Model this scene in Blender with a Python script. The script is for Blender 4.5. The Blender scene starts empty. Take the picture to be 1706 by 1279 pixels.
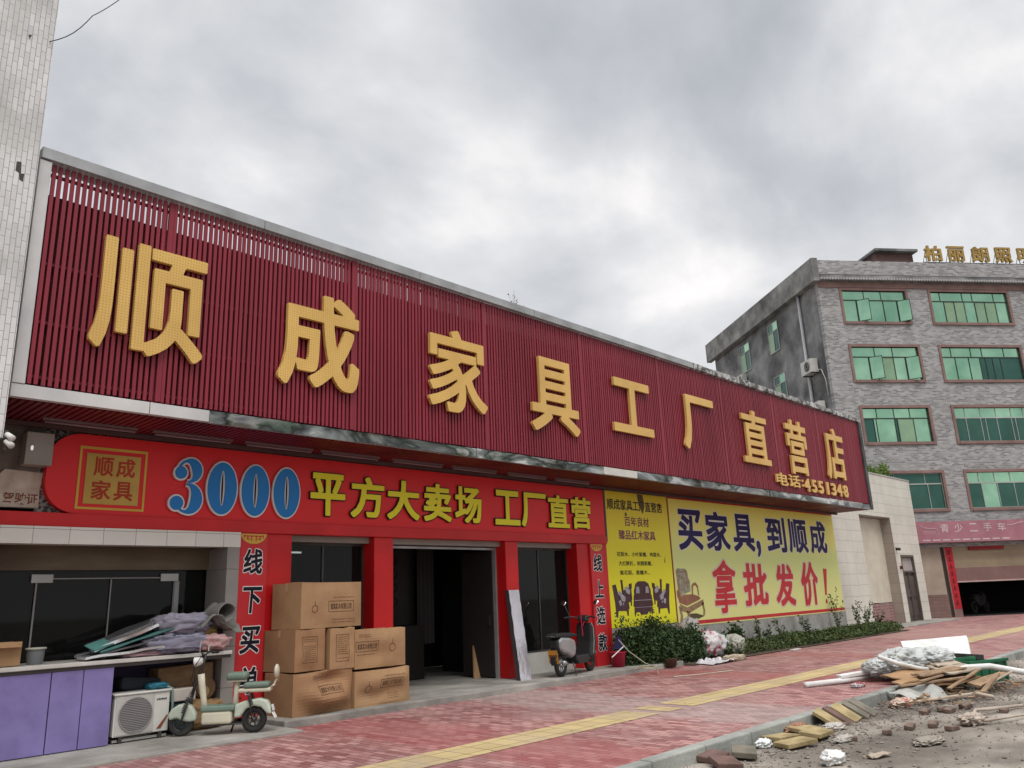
import bpy, math, random
from mathutils import Vector, Matrix, noise as mn
S = bpy.context.scene
COL = S.collection
R = math.radians
rnd = random.Random(7)

# ---------------------------------------------------------------- camera
YAW, PIT, ROL, FPX = 0.811361761, 0.262633204, -0.0406154686, 1327.44
f_ = Vector((math.sin(YAW)*math.cos(PIT), math.cos(YAW)*math.cos(PIT), math.sin(PIT)))
r_ = Vector((math.cos(YAW), -math.sin(YAW), 0)); u_ = r_.cross(f_)
rr = r_*math.cos(ROL)+u_*math.sin(ROL); uu = u_*math.cos(ROL)-r_*math.sin(ROL)
cam = bpy.data.cameras.new('camera'); camo = bpy.data.objects.new('camera', cam); COL.objects.link(camo)
cam.sensor_width = 36; cam.lens = FPX/1706*36; cam.clip_end = 2000; cam.clip_start = .05
m = Matrix((rr, uu, -f_)).transposed().to_4x4(); m.translation = Vector((0, 0, 1.6)); camo.matrix_world = m
S.camera = camo

# ---------------------------------------------------------------- world: overcast sky
SUN_EL, SUN_AZ = R(58), R(205)
W = bpy.data.worlds.new('World'); S.world = W; W.use_nodes = True
nt = W.node_tree; nt.nodes.clear(); N = nt.nodes.new; L = nt.links.new
out = N('ShaderNodeOutputWorld'); mix = N('ShaderNodeMixShader')
sky = N('ShaderNodeTexSky'); sky.sky_type = 'NISHITA'; sky.sun_disc = False; sky.sun_elevation = SUN_EL; sky.sun_rotation = SUN_AZ; sky.dust_density = 4
bg1 = N('ShaderNodeBackground'); bg1.inputs[1].default_value = .1; L(sky.outputs[0], bg1.inputs[0])
bg2 = N('ShaderNodeBackground'); bg2.inputs[1].default_value = 1.28
tc = N('ShaderNodeTexCoord'); sep = N('ShaderNodeSeparateXYZ'); L(tc.outputs['Generated'], sep.inputs[0])
def math_(op, a, b=None, c=None):
    n = N('ShaderNodeMath'); n.operation = op
    for i, v in enumerate((a, b, c)):
        if v is None: continue
        if isinstance(v, (int, float)): n.inputs[i].default_value = v
        else: L(v, n.inputs[i])
    return n.outputs[0]
zc = math_('MAXIMUM', sep.outputs[2], 0.0)
zz = math_('ADD', zc, .5)
px = math_('DIVIDE', sep.outputs[0], zz); py = math_('DIVIDE', sep.outputs[1], zz)
cmb = N('ShaderNodeCombineXYZ'); L(px, cmb.inputs[0]); L(py, cmb.inputs[1])
mp = N('ShaderNodeMapping'); mp.inputs['Location'].default_value = (10.6515, -3.984, 3.46584); mp.inputs['Rotation'].default_value = (0, 0, 1.21365); mp.inputs['Scale'].default_value = (1.0, 1.2, 1)
L(cmb.outputs[0], mp.inputs[0])
n1 = N('ShaderNodeTexNoise'); n1.inputs['Scale'].default_value = 2.3; n1.inputs['Detail'].default_value = 7; n1.inputs['Roughness'].default_value = .52; n1.inputs['Distortion'].default_value = .15
L(mp.outputs[0], n1.inputs['Vector'])
cr = N('ShaderNodeValToRGB'); e = cr.color_ramp.elements
e[0].position = .31; e[0].color = (.295, .31, .33, 1); e[1].position = .66; e[1].color = (.69, .665, .655, 1)
e2 = cr.color_ramp.elements.new(.43); e2.color = (.375, .388, .408, 1)
e3 = cr.color_ramp.elements.new(.53); e3.color = (.48, .485, .495, 1)
L(n1.outputs[0], cr.inputs[0])
# brighter towards the horizon haze, and brighter overhead behind the clouds
hz = N('ShaderNodeMapRange'); hz.inputs[1].default_value = .02; hz.inputs[2].default_value = .42; hz.inputs[3].default_value = .72; hz.inputs[4].default_value = 0; L(zc, hz.inputs[0])
m1 = N('ShaderNodeMix'); m1.data_type = 'RGBA'; L(hz.outputs[0], m1.inputs[0]); L(cr.outputs[0], m1.inputs[6]); m1.inputs[7].default_value = (.58, .57, .57, 1)
zen = N('ShaderNodeMapRange'); zen.inputs[1].default_value = .66; zen.inputs[2].default_value = 1.0; zen.inputs[3].default_value = 1.0; zen.inputs[4].default_value = 3.9; L(zc, zen.inputs[0])
vm = N('ShaderNodeVectorMath'); vm.operation = 'SCALE'; L(m1.outputs[2], vm.inputs[0]); L(zen.outputs[0], vm.inputs['Scale'])
L(vm.outputs[0], bg2.inputs[0])
mix.inputs[0].default_value = .93; L(bg1.outputs[0], mix.inputs[1]); L(bg2.outputs[0], mix.inputs[2]); L(mix.outputs[0], out.inputs[0])

sl = bpy.data.lights.new('sun', 'SUN'); sl.energy = 1.3; sl.angle = R(25); sl.color = (1, .97, .92)
so = bpy.data.objects.new('sun', sl); COL.objects.link(so)
az = SUN_AZ
sd = Vector((math.sin(az)*math.cos(SUN_EL), math.cos(az)*math.cos(SUN_EL), math.sin(SUN_EL)))
so.rotation_euler = sd.to_track_quat('Z', 'Y').to_euler(); so.location = (0, 0, 40)
S.view_settings.view_transform = 'Standard'; S.view_settings.look = 'None'; S.view_settings.exposure = .36; S.view_settings.gamma = 1
S.render.film_transparent = False
S.cycles.max_bounces = 6; S.cycles.transparent_max_bounces = 8
S.cycles.use_denoising = True

# ---------------------------------------------------------------- materials
def M(name, a, b=None, scale=2.0, lo=.35, hi=.65, rough=.65, metal=0.0, bump=0.0, bscale=40, stretch=(1, 1, 1), dirt=.12, detail=6, spec=.3, rr=.12, dscale=.7, dist=0.0, dst=(1,1,1)):
    mt = bpy.data.materials.new(name); mt.use_nodes = True; t = mt.node_tree; n = t.nodes; l = t.links.new
    p = n['Principled BSDF']; p.inputs['Metallic'].default_value = metal; p.inputs['Specular IOR Level'].default_value = spec
    tc = n.new('ShaderNodeTexCoord'); mp = n.new('ShaderNodeMapping'); mp.inputs['Scale'].default_value = stretch; l(tc.outputs['Object'], mp.inputs[0])
    b = b or tuple(c*.86 for c in a)
    nz = n.new('ShaderNodeTexNoise'); nz.inputs['Scale'].default_value = scale; nz.inputs['Detail'].default_value = detail; nz.inputs['Distortion'].default_value = dist; l(mp.outputs[0], nz.inputs['Vector'])
    cr = n.new('ShaderNodeValToRGB'); e = cr.color_ramp.elements; e[0].position = lo; e[0].color = (*a, 1); e[1].position = hi; e[1].color = (*b, 1); l(nz.outputs[0], cr.inputs[0])
    d = n.new('ShaderNodeTexNoise'); d.inputs['Scale'].default_value = dscale; d.inputs['Detail'].default_value = 8; d.inputs['Roughness'].default_value = .65; dm = n.new('ShaderNodeMapping'); dm.inputs['Scale'].default_value = dst; l(tc.outputs['Object'], dm.inputs[0]); l(dm.outputs[0], d.inputs['Vector'])
    mr = n.new('ShaderNodeMapRange'); mr.inputs[1].default_value = .35; mr.inputs[2].default_value = .7; mr.inputs[3].default_value = 1; mr.inputs[4].default_value = 1-dirt*2; l(d.outputs[0], mr.inputs[0])
    mx = n.new('ShaderNodeVectorMath'); mx.operation = 'SCALE'; l(cr.outputs[0], mx.inputs[0]); l(mr.outputs[0], mx.inputs['Scale'])
    l(mx.outputs[0], p.inputs['Base Color'])
    r2 = n.new('ShaderNodeMapRange'); r2.inputs[1].default_value = .3; r2.inputs[2].default_value = .7; r2.inputs[3].default_value = max(.02, rough-rr); r2.inputs[4].default_value = min(1, rough+rr); l(d.outputs[0], r2.inputs[0]); l(r2.outputs[0], p.inputs['Roughness'])
    if bump:
        bn = n.new('ShaderNodeTexNoise'); bn.inputs['Scale'].default_value = bscale; bn.inputs['Detail'].default_value = 5; l(mp.outputs[0], bn.inputs['Vector'])
        bp = n.new('ShaderNodeBump'); bp.inputs['Strength'].default_value = bump; bp.inputs['Distance'].default_value = .02; l(bn.outputs[0], bp.inputs['Height']); l(bp.outputs[0], p.inputs['Normal'])
    mt['cr'] = cr.name
    return mt

def brick_mat(name, c1, c2, mortar, bw, rh, axes, msize=.006, rough=.8, offset=.5, bump=.35, noise_c=None, ncs=.5, nlo=.45, nhi=.65, bias=0.0, sq=1.0, off=(0, 0), dirt=.25, spec=.4, dscale=.6):
    """axes: two letters giving which object axes run along (brick length, courses)"""
    mt = bpy.data.materials.new(name); mt.use_nodes = True; t = mt.node_tree; n = t.nodes; l = t.links.new
    p = n['Principled BSDF']; p.inputs['Specular IOR Level'].default_value = spec
    tc = n.new('ShaderNodeTexCoord'); sp = n.new('ShaderNodeSeparateXYZ'); l(tc.outputs['Object'], sp.inputs[0])
    cb = n.new('ShaderNodeCombineXYZ'); l(sp.outputs['xyz'.index(axes[0])], cb.inputs[0]); l(sp.outputs['xyz'.index(axes[1])], cb.inputs[1])
    mp = n.new('ShaderNodeMapping'); mp.inputs['Location'].default_value = (off[0], off[1], 0); l(cb.outputs[0], mp.inputs[0])
    wn = n.new('ShaderNodeTexNoise'); wn.inputs['Scale'].default_value = 1.5; l(mp.outputs[0], wn.inputs['Vector'])
    wv = n.new('ShaderNodeVectorMath'); wv.operation = 'MULTIPLY_ADD'; l(wn.outputs[1], wv.inputs[0]); wv.inputs[1].default_value = (bw*.06,)*3; l(mp.outputs[0], wv.inputs[2])
    bt = n.new('ShaderNodeTexBrick'); bt.inputs['Scale'].default_value = 1; bt.inputs['Brick Width'].default_value = bw; bt.inputs['Row Height'].default_value = rh
    bt.inputs['Mortar Size'].default_value = msize; bt.inputs['Mortar Smooth'].default_value = .3; bt.inputs['Bias'].default_value = bias; bt.offset = offset; bt.squash = sq
    bt.inputs['Color1'].default_value = (*c1, 1); bt.inputs['Color2'].default_value = (*c2, 1); bt.inputs['Mortar'].default_value = (*mortar, 1)
    l(wv.outputs[0], bt.inputs['Vector'])
    col = bt.outputs[0]
    if noise_c:
        nz = n.new('ShaderNodeTexNoise'); nz.inputs['Scale'].default_value = ncs; nz.inputs['Detail'].default_value = 7; nz.inputs['Roughness'].default_value = .6; l(tc.outputs['Object'], nz.inputs['Vector'])
        mr = n.new('ShaderNodeMapRange'); mr.inputs[1].default_value = nlo; mr.inputs[2].default_value = nhi; mr.inputs[4].default_value = .75; l(nz.outputs[0], mr.inputs[0])
        mx = n.new('ShaderNodeMix'); mx.data_type = 'RGBA'; l(mr.outputs[0], mx.inputs[0]); l(col, mx.inputs[6]); mx.inputs[7].default_value = (*noise_c, 1); col = mx.outputs[2]
    d = n.new('ShaderNodeTexNoise'); d.inputs['Scale'].default_value = dscale; d.inputs['Detail'].default_value = 9; d.inputs['Roughness'].default_value = .68; l(tc.outputs['Object'], d.inputs['Vector'])
    mr2 = n.new('ShaderNodeMapRange'); mr2.inputs[1].default_value = .32; mr2.inputs[2].default_value = .72; mr2.inputs[3].default_value = 1+dirt*.6; mr2.inputs[4].default_value = 1-dirt; l(d.outputs[0], mr2.inputs[0])
    sc = n.new('ShaderNodeVectorMath'); sc.operation = 'SCALE'; l(col, sc.inputs[0]); l(mr2.outputs[0], sc.inputs['Scale']); l(sc.outputs[0], p.inputs['Base Color'])
    p.inputs['Roughness'].default_value = rough
    bp = n.new('ShaderNodeBump'); bp.inputs['Strength'].default_value = bump; bp.inputs['Distance'].default_value = .01; bp.invert = True; l(bt.outputs[1], bp.inputs['Height'])
    l(bp.outputs[0], p.inputs['Normal'])
    mt['col'] = sc.name
    return mt

def glass_mat(name, tint=(.06, .07, .07), alpha=.55, rough=.03, metal=0.0):
    """tinted glazing: transparent film mixed with a glossy coat"""
    mt = bpy.data.materials.new(name); mt.use_nodes = True; t = mt.node_tree; n = t.nodes; l = t.links.new
    p = n['Principled BSDF']; p.inputs['Base Color'].default_value = (*tint, 1); p.inputs['Roughness'].default_value = rough; p.inputs['Metallic'].default_value = metal
    p.inputs['Specular IOR Level'].default_value = .3
    tr = n.new('ShaderNodeBsdfTransparent'); tr.inputs[0].default_value = (.8, .85, .82, 1)
    mx = n.new('ShaderNodeMixShader'); mx.inputs[0].default_value = alpha
    l(tr.outputs[0], mx.inputs[1]); l(p.outputs[0], mx.inputs[2]); l(mx.outputs[0], n['Material Output'].inputs[0])
    return mt

def grad_mat(name, c0, c1, z0, z1, rough=.45, axis=2, extra=None):
    """printed colour gradient (ink) along an axis"""
    mt = bpy.data.materials.new(name); mt.use_nodes = True; t = mt.node_tree; n = t.nodes; l = t.links.new
    p = n['Principled BSDF']; p.inputs['Roughness'].default_value = rough; p.inputs['Specular IOR Level'].default_value = .25
    tc = n.new('ShaderNodeTexCoord'); sp = n.new('ShaderNodeSeparateXYZ'); l(tc.outputs['Object'], sp.inputs[0])
    nz = n.new('ShaderNodeTexNoise'); nz.inputs['Scale'].default_value = .9; nz.inputs['Detail'].default_value = 3; l(tc.outputs['Object'], nz.inputs['Vector'])
    ad = n.new('ShaderNodeMath'); ad.operation = 'MULTIPLY_ADD'; l(nz.outputs[0], ad.inputs[0]); ad.inputs[1].default_value = (z1-z0)*.3; l(sp.outputs[axis], ad.inputs[2])
    mr = n.new('ShaderNodeMapRange'); mr.inputs[1].default_value = z0+(z1-z0)*.15; mr.inputs[2].default_value = z1+(z1-z0)*.15; l(ad.outputs[0], mr.inputs[0])
    cr = n.new('ShaderNodeValToRGB'); e = cr.color_ramp.elements; e[0].color = (*c0, 1); e[1].color = (*c1, 1)
    for ps, c in (extra or []): x = e.new(ps); x.color = (*c, 1)
    l(mr.outputs[0], cr.inputs[0]); l(cr.outputs[0], p.inputs['Base Color'])
    return mt

# ---------------------------------------------------------------- mesh helpers
class MB:
    def __init__(s): s.v = []; s.f = []
    def add(s, vs, fs):
        o = len(s.v); s.v += [tuple(p) for p in vs]; s.f += [tuple(i+o for i in q) for q in fs]; return s
    def box(s, x0, x1, y0, y1, z0, z1):
        return s.add([(x0,y0,z0),(x1,y0,z0),(x1,y1,z0),(x0,y1,z0),(x0,y0,z1),(x1,y0,z1),(x1,y1,z1),(x0,y1,z1)],
                     [(0,3,2,1),(4,5,6,7),(0,1,5,4),(1,2,6,5),(2,3,7,6),(3,0,4,7)])
    def obox(s, c, size, rot=(0,0,0)):
        from mathutils import Euler
        e = Euler(rot).to_matrix(); c = Vector(c); q = MB().box(-size[0]/2, size[0]/2, -size[1]/2, size[1]/2, -size[2]/2, size[2]/2)
        return s.add([c+e@Vector(p) for p in q.v], q.f)
    def quad(s, a, b, c, d): return s.add([a,b,c,d], [(0,1,2,3)])
    def tube(s, pts, r, n=8, caps=True, flat=1.0):
        pts = [Vector(p) for p in pts]; k = len(pts); rs = r if isinstance(r, (list, tuple)) else [r]*k
        ref = Vector((0,0,1)); vs = []; prev = None
        for i, p in enumerate(pts):
            d = (pts[min(i+1,k-1)]-pts[max(i-1,0)]); d = d.normalized() if d.length > 1e-9 else Vector((0,0,1))
            if prev is None: a = d.cross(ref); a = a if a.length > .05 else d.cross(Vector((1,0,0)))
            else: a = prev-d*prev.dot(d)
            a.normalize(); prev = a; b = d.cross(a)
            for j in range(n):
                t = 2*math.pi*j/n; vs.append(p+(a*math.cos(t)+b*math.sin(t)*flat)*rs[i])
        fs = [(i*n+j, i*n+(j+1)%n, (i+1)*n+(j+1)%n, (i+1)*n+j) for i in range(k-1) for j in range(n)]
        if caps: fs += [tuple(range(n))[::-1], tuple((k-1)*n+j for j in range(n))]
        return s.add(vs, fs)
    def torus(s, c, axis, Rr, r, n=28, m=8, squash=1.0):
        c = Vector(c); ax = Vector(axis).normalized(); a = ax.orthogonal().normalized(); b = ax.cross(a); vs = []
        for i in range(n):
            t = 2*math.pi*i/n; rad = a*math.cos(t)+b*math.sin(t)
            for j in range(m):
                q = 2*math.pi*j/m; vs.append(c+rad*(Rr+r*math.cos(q))+ax*r*squash*math.sin(q))
        return s.add(vs, [(i*m+j, ((i+1)%n)*m+j, ((i+1)%n)*m+(j+1)%m, i*m+(j+1)%m) for i in range(n) for j in range(m)])
    def disc(s, c, axis, rad, th, n=24):
        c = Vector(c); ax = Vector(axis).normalized(); return s.tube([c-ax*th/2, c+ax*th/2], rad, n)
    def lathe(s, c, prof, n=20):
        vs = [(c[0]+r*math.cos(2*math.pi*j/n), c[1]+r*math.sin(2*math.pi*j/n), c[2]+z) for r, z in prof for j in range(n)]
        k = len(prof); return s.add(vs, [(i*n+j, i*n+(j+1)%n, (i+1)*n+(j+1)%n, (i+1)*n+j) for i in range(k-1) for j in range(n)])
    def prism(s, poly, y0, y1, mp=lambda a, h, b: (a, h, b)):
        """2D polygon (a,b) extruded from y0 to y1; mp maps (a, depth, b) to a point"""
        n = len(poly); vs = [mp(a, y0, b) for a, b in poly]+[mp(a, y1, b) for a, b in poly]
        return s.add(vs, [tuple(range(n)), tuple(range(2*n-1, n-1, -1))]+[(i, i+n, (i+1)%n+n, (i+1)%n) for i in range(n)])
    def grid(s, fn, nu, nv):
        vs = [fn(i/nu, j/nv) for j in range(nv+1) for i in range(nu+1)]
        return s.add(vs, [(j*(nu+1)+i, j*(nu+1)+i+1, (j+1)*(nu+1)+i+1, (j+1)*(nu+1)+i) for j in range(nv) for i in range(nu)])
    def build(s, name, mat, parent=None, bevel=0, smooth=False, local=False, seg=2, solid=0, sub=0):
        me = bpy.data.meshes.new(name); vs = s.v
        if parent is not None and not local:
            o = Vector((0,0,0)); q = parent
            while q: o += q.location; q = q.parent
            vs = [(a[0]-o.x, a[1]-o.y, a[2]-o.z) for a in vs]
        me.from_pydata(vs, [], s.f); me.update()
        if smooth:
            for p in me.polygons: p.use_smooth = True
        ob = bpy.data.objects.new(name, me); COL.objects.link(ob)
        if mat: me.materials.append(mat)
        if parent is not None: ob.parent = parent
        if solid: md = ob.modifiers.new('s', 'SOLIDIFY'); md.thickness = solid; md.offset = 0
        if bevel: md = ob.modifiers.new('b', 'BEVEL'); md.width = bevel; md.segments = seg; md.limit_method = 'ANGLE'; md.angle_limit = R(40)
        if sub: md = ob.modifiers.new('u', 'SUBSURF'); md.levels = sub; md.render_levels = sub
        return ob

def tag(o, label=None, cat=None, group=None, kind=None):
    if label: o['label'] = label
    if cat: o['category'] = cat
    if group: o['group'] = group
    if kind: o['kind'] = kind
    return o
def thing(name, label, cat, loc=(0,0,0), rz=0, group=None):
    o = bpy.data.objects.new(name, None); COL.objects.link(o); o.location = loc; o.rotation_euler = (0,0,rz); o.empty_display_size = .2
    return tag(o, label, cat, group)
def dup(o, loc=None, rz=None, label=None, parent=None):
    c = o.copy(); COL.objects.link(c); c.parent = parent
    if loc is not None: c.location = loc
    if rz is not None: c.rotation_euler = (0,0,rz)
    if label: c['label'] = label
    for ch in list(o.children): dup(ch, parent=c)
    return c

# lettering: the built-in font as outlines; single characters are emboldened through an exact distance field so that strokes stay clean
import numpy as np
_g = {}; _sdf = {}
def font_mesh(text, bold, ext, sp=1.0):
    c = bpy.data.curves.new('t', 'FONT'); c.body = text; c.size = 1; c.offset = bold; c.extrude = ext; c.resolution_u = 4; c.space_character = sp; c.fill_mode = 'BOTH'
    return curve_mesh(c)
def curve_mesh(c):
    o = bpy.data.objects.new('t', c); COL.objects.link(o)
    dg = bpy.context.evaluated_depsgraph_get(); me = bpy.data.meshes.new_from_object(o.evaluated_get(dg))
    vs = [v.co.copy() for v in me.vertices]; fs = [tuple(p.vertices) for p in me.polygons]
    bpy.data.objects.remove(o); bpy.data.curves.remove(c); bpy.data.meshes.remove(me)
    return vs, fs
def sdf(ch):
    if ch in _sdf: return _sdf[ch]
    vs, fs = font_mesh(ch, 0, 0); key = lambda v: (round(v.x, 5), round(v.y, 5)); ed = {}
    for f in fs:
        for i in range(len(f)):
            a, b = key(vs[f[i]]), key(vs[f[(i+1) % len(f)]])
            if a == b: continue
            if (b, a) in ed: ed[(b, a)] -= 1
            elif (a, b) in ed: ed[(a, b)] += 1
            else: ed[(a, b)] = 1
    E_ = np.array([(a[0], a[1], b[0], b[1]) for (a, b), n_ in ed.items() if n_ > 0]); A = E_[:, :2]; D = E_[:, 2:]-A
    x0, y0 = E_[:, [0, 2]].min()-.1, E_[:, [1, 3]].min()-.1; x1, y1 = E_[:, [0, 2]].max()+.1, E_[:, [1, 3]].max()+.1; h = .0085
    X = np.arange(x0, x1, h); Y = np.arange(y0, y1, h); gx, gy = np.meshgrid(X, Y); P = np.stack([gx.ravel(), gy.ravel()], 1)
    de = np.full(len(P), 9.); di = np.full(len(P), 9.); cr = np.zeros(len(P), int); eps = 1e-12
    for (ax, ay), (dx, dy) in zip(A, D):
        px_ = P[:, 0]-ax; py_ = P[:, 1]-ay; L2 = dx*dx+dy*dy
        t = np.clip((px_*dx+py_*dy)/L2, 0, 1); de = np.minimum(de, np.hypot(px_-t*dx, py_-t*dy))
        for num, den in ((px_, dx), (py_, dy), (px_-py_, dx-dy), (px_+py_, dx+dy)):
            if abs(den) < 1e-9: den = 1e-9
            t = np.clip(num/den, 0, 1); di = np.minimum(di, np.maximum(abs(px_-t*dx), abs(py_-t*dy)))
        c = ((ay > P[:, 1]) != (ay+dy > P[:, 1])); 
        if c.any():
            xx = ax+(P[:, 1]-ay)*dx/(dy if abs(dy) > eps else eps); cr += (c & (P[:, 0] < xx))
    f = np.maximum(di, .8*de); ins = cr % 2 == 1
    F = np.where(ins, -f, f).reshape(gx.shape); _sdf[ch] = (F, x0, y0, h); return _sdf[ch]
def rdp(p, e):
    if len(p) < 3: return p
    a, b = p[0], p[-1]; d = b-a; L_ = np.hypot(*d)
    q = p[1:-1]-a; ds = abs(d[0]*q[:, 1]-d[1]*q[:, 0])/L_ if L_ > 1e-9 else np.hypot(q[:, 0], q[:, 1])
    i = int(ds.argmax())
    if ds[i] < e: return np.array([a, b])
    return np.vstack([rdp(p[:i+2], e)[:-1], rdp(p[i+1:], e)])
def contours(F, x0, y0, h, lev):
    G_ = F-lev; G_ = np.where(abs(G_) < 1e-7, 1e-7, G_); ny, nx = G_.shape; seg = {}
    S_ = G_ < 0; act = (S_[:-1, :-1] != S_[1:, 1:]) | (S_[1:, :-1] != S_[:-1, 1:]) | (S_[:-1, :-1] != S_[:-1, 1:])
    def pt(k):
        j, i, d = k
        a = G_[j, i]; b = G_[j, i+1] if d == 0 else G_[j+1, i]; t = a/(a-b)
        return (x0+(i+(t if d == 0 else 0))*h, y0+(j+(t if d == 1 else 0))*h)
    for j, i in zip(*np.nonzero(act)):
        c = (S_[j, i], S_[j, i+1], S_[j+1, i+1], S_[j+1, i]); e = [(j, i, 0), (j, i+1, 1), (j+1, i, 0), (j, i, 1)]
        cross = [k for k in range(4) if c[k] != c[(k+1) % 4]]
        if len(cross) == 2: prs = [cross]
        elif len(cross) == 4: prs = [(0, 1), (2, 3)] if c[0] else [(3, 0), (1, 2)]
        else: continue
        for a, b in prs: seg.setdefault(e[a], []).append(e[b]); seg.setdefault(e[b], []).append(e[a])
    loops = []; seen = set()
    for s0 in seg:
        if s0 in seen: continue
        lp = [s0]; seen.add(s0); cur = s0
        while True:
            nx_ = [q for q in seg[cur] if q not in seen]
            if not nx_: break
            cur = nx_[0]; seen.add(cur); lp.append(cur)
        if len(lp) > 8:
            p = np.array([pt(k) for k in lp]); m_ = len(p)//2
            p = np.vstack([rdp(p[:m_+1], .0012)[:-1], rdp(np.vstack([p[m_:], p[:1]]), .0012)[:-1]])
            if len(p) > 2: loops.append(p)
    return loops
def glyph(text, bold, ext, sp=1.0):
    k = (text, bold, ext, sp)
    if k in _g: return _g[k]
    if len(text) > 1 or bold <= .012: _g[k] = font_mesh(text, bold, ext, sp)
    else:
        c = bpy.data.curves.new('t', 'CURVE'); c.dimensions = '2D'; c.fill_mode = 'BOTH'; c.extrude = ext
        for p in contours(*sdf(text), bold):
            s = c.splines.new('POLY'); s.points.add(len(p)-1); s.use_cyclic_u = True
            for q, v in zip(s.points, p): q.co = (v[0], v[1], 0, 1)
        _g[k] = curve_mesh(c)
    return _g[k]
def ext2(vs): return min(v.x for v in vs), max(v.x for v in vs), min(v.y for v in vs), max(v.y for v in vs)
def T(text, x0, x1, z0, z1, y, depth, mat, parent, bold=0.0, name='letter', plane='xz', out=None, local=False, rot=0.0, shear=0.0, sp=1.0):
    """text fitted into x0..x1, z0..z1, its front face at y (towards -Y), depth thick.
    out=(material, pad, setback): an outline layer behind it. plane 'yz' faces -X (text runs along -y)."""
    vs, fs = glyph(text, bold, .5, sp); a0, a1, b0, b1 = ext2(vs); sx = (x1-x0)/(a1-a0); sz = (z1-z0)/(b1-b0)
    def place(vs, fs, yy, dd, nm, mt, par):
        mb = MB(); pts = []
        for v in vs:
            a = (v.x-(a0+a1)/2)*sx; b = (v.y-(b0+b1)/2)*sz; a += b*shear
            if rot: a, b = a*math.cos(rot)-b*math.sin(rot), a*math.sin(rot)+b*math.cos(rot)
            a += (x0+x1)/2; b += (z0+z1)/2; h = yy+(.5-v.z)*dd
            pts.append((a, h, b) if plane == 'xz' else (h, -a, b))
        mb.add(pts, fs); return mb.build(nm, mt, par, local=local)
    o = place(vs, fs, y, depth, name, mat, parent)
    if out:
        v2, f2 = glyph(text, bold+out[1], .5, sp)
        place(v2, f2, y+out[2], max(.002, depth-out[2]) if depth > out[2] else .002, 'outline', out[0], parent)
    return o

def leaves(mb, fn, n, size, rg, elong=2.2):
    for i in range(n):
        c = fn(); s = size*rg.uniform(.5, 1.45)
        d = Vector((rg.gauss(0,1), rg.gauss(0,1), rg.gauss(0,.8)+.25)).normalized(); a = d.cross(Vector((rg.gauss(0,1), rg.gauss(0,1), rg.gauss(0,1)))).normalized()
        c = Vector(c); mb.add([c, c+d*s*elong*.5+a*s*.5, c+d*s*elong, c+d*s*elong*.5-a*s*.5], [(0,1,2,3)])
def leaf_mat(name, cs, scale=3.5):
    mt = M(name, cs[0], cs[-1], scale=scale, lo=.3, hi=.7, rough=.55, dirt=.15)
    cr = mt.node_tree.nodes[mt['cr']].color_ramp
    for i, c in enumerate(cs[1:-1]): x = cr.elements.new(.3+.4*(i+1)/(len(cs)-1)); x.color = (*c, 1)
    p = mt.node_tree.nodes['Principled BSDF']; p.inputs['Subsurface Weight'].default_value = 0
    return mt
def blob(mb, c, r, seed, nu=28, nv=18, amp=.18, freq=2.2, fold=0.0, zmin=None, pw=1.0):
    c = Vector(c)
    def fn(u, v):
        t = u*2*math.pi; p = (v-.5)*math.pi
        d = Vector((math.cos(t)*math.cos(p), math.sin(t)*math.cos(p), math.sin(p)))
        if pw != 1.0: d = Vector([math.copysign(abs(q)**pw, q) for q in d])
        k = 1+amp*mn.fractal(d*freq+Vector((seed*3.1, seed*1.7, 0)), 1.0, 2.0, 4)
        if fold: k += fold*abs(mn.noise(d*freq*2.3+Vector((0, seed*5.3, 2))))*-1+fold*.3
        q = c+Vector((d.x*r[0], d.y*r[1], d.z*r[2]))*k
        if zmin is not None and q.z < zmin: q.z = zmin+rnd.uniform(0, .004)
        return q
    return mb.grid(fn, nu, nv)

# ---------------------------------------------------------------- palette
red_gloss = M('red_panel', (.60,.012,.014), (.50,.01,.012), scale=.8, rough=.38, dirt=.12, rr=.08)
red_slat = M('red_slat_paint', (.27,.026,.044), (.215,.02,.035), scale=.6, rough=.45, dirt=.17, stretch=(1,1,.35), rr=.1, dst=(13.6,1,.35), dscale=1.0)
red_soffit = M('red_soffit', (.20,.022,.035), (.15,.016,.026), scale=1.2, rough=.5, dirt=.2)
dark_back = M('dark_backing', (.05,.014,.018), (.035,.012,.014), rough=.9)
alu = M('grey_aluminium', (.42,.43,.44), (.34,.35,.36), scale=1.2, rough=.42, metal=.25, dirt=.2, dscale=1.5)
alu_light = M('film_covered_trim', (.62,.61,.60), (.52,.52,.52), scale=.9, rough=.5, dirt=.14)
steel = M('stainless', (.6,.6,.6), (.5,.5,.5), rough=.18, metal=1.0, bump=.12, bscale=5, dirt=.1)
warped = M('painted_reflection_trim', (.30,.32,.30), (.05,.055,.05), scale=.9, lo=.45, hi=.54, rough=.16, metal=.9, bump=.7, bscale=2.0, dirt=.3, dist=.8, detail=5, stretch=(.8,1,2.2))  # street reflections painted into the base colour as pale, grey and greenish patches
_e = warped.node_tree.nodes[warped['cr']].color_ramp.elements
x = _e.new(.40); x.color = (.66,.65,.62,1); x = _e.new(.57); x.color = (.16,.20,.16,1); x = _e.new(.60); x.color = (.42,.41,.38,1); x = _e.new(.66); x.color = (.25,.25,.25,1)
weathered = M('weathered_cap', (.55,.55,.54), (.10,.10,.10), scale=3.5, lo=.42, hi=.58, rough=.6, dirt=.3, dist=1.5)
gold = M('gold_letter', (.66,.42,.13), (.60,.37,.11), scale=2, rough=.42, dirt=.08)
goldside = gold
cream_tile = brick_mat('cream_wall_tile', (.58,.55,.49), (.53,.50,.45), (.30,.28,.25), .62, .31, 'xz', msize=.006, offset=0, rough=.35, bump=.1, dirt=.12)
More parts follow.
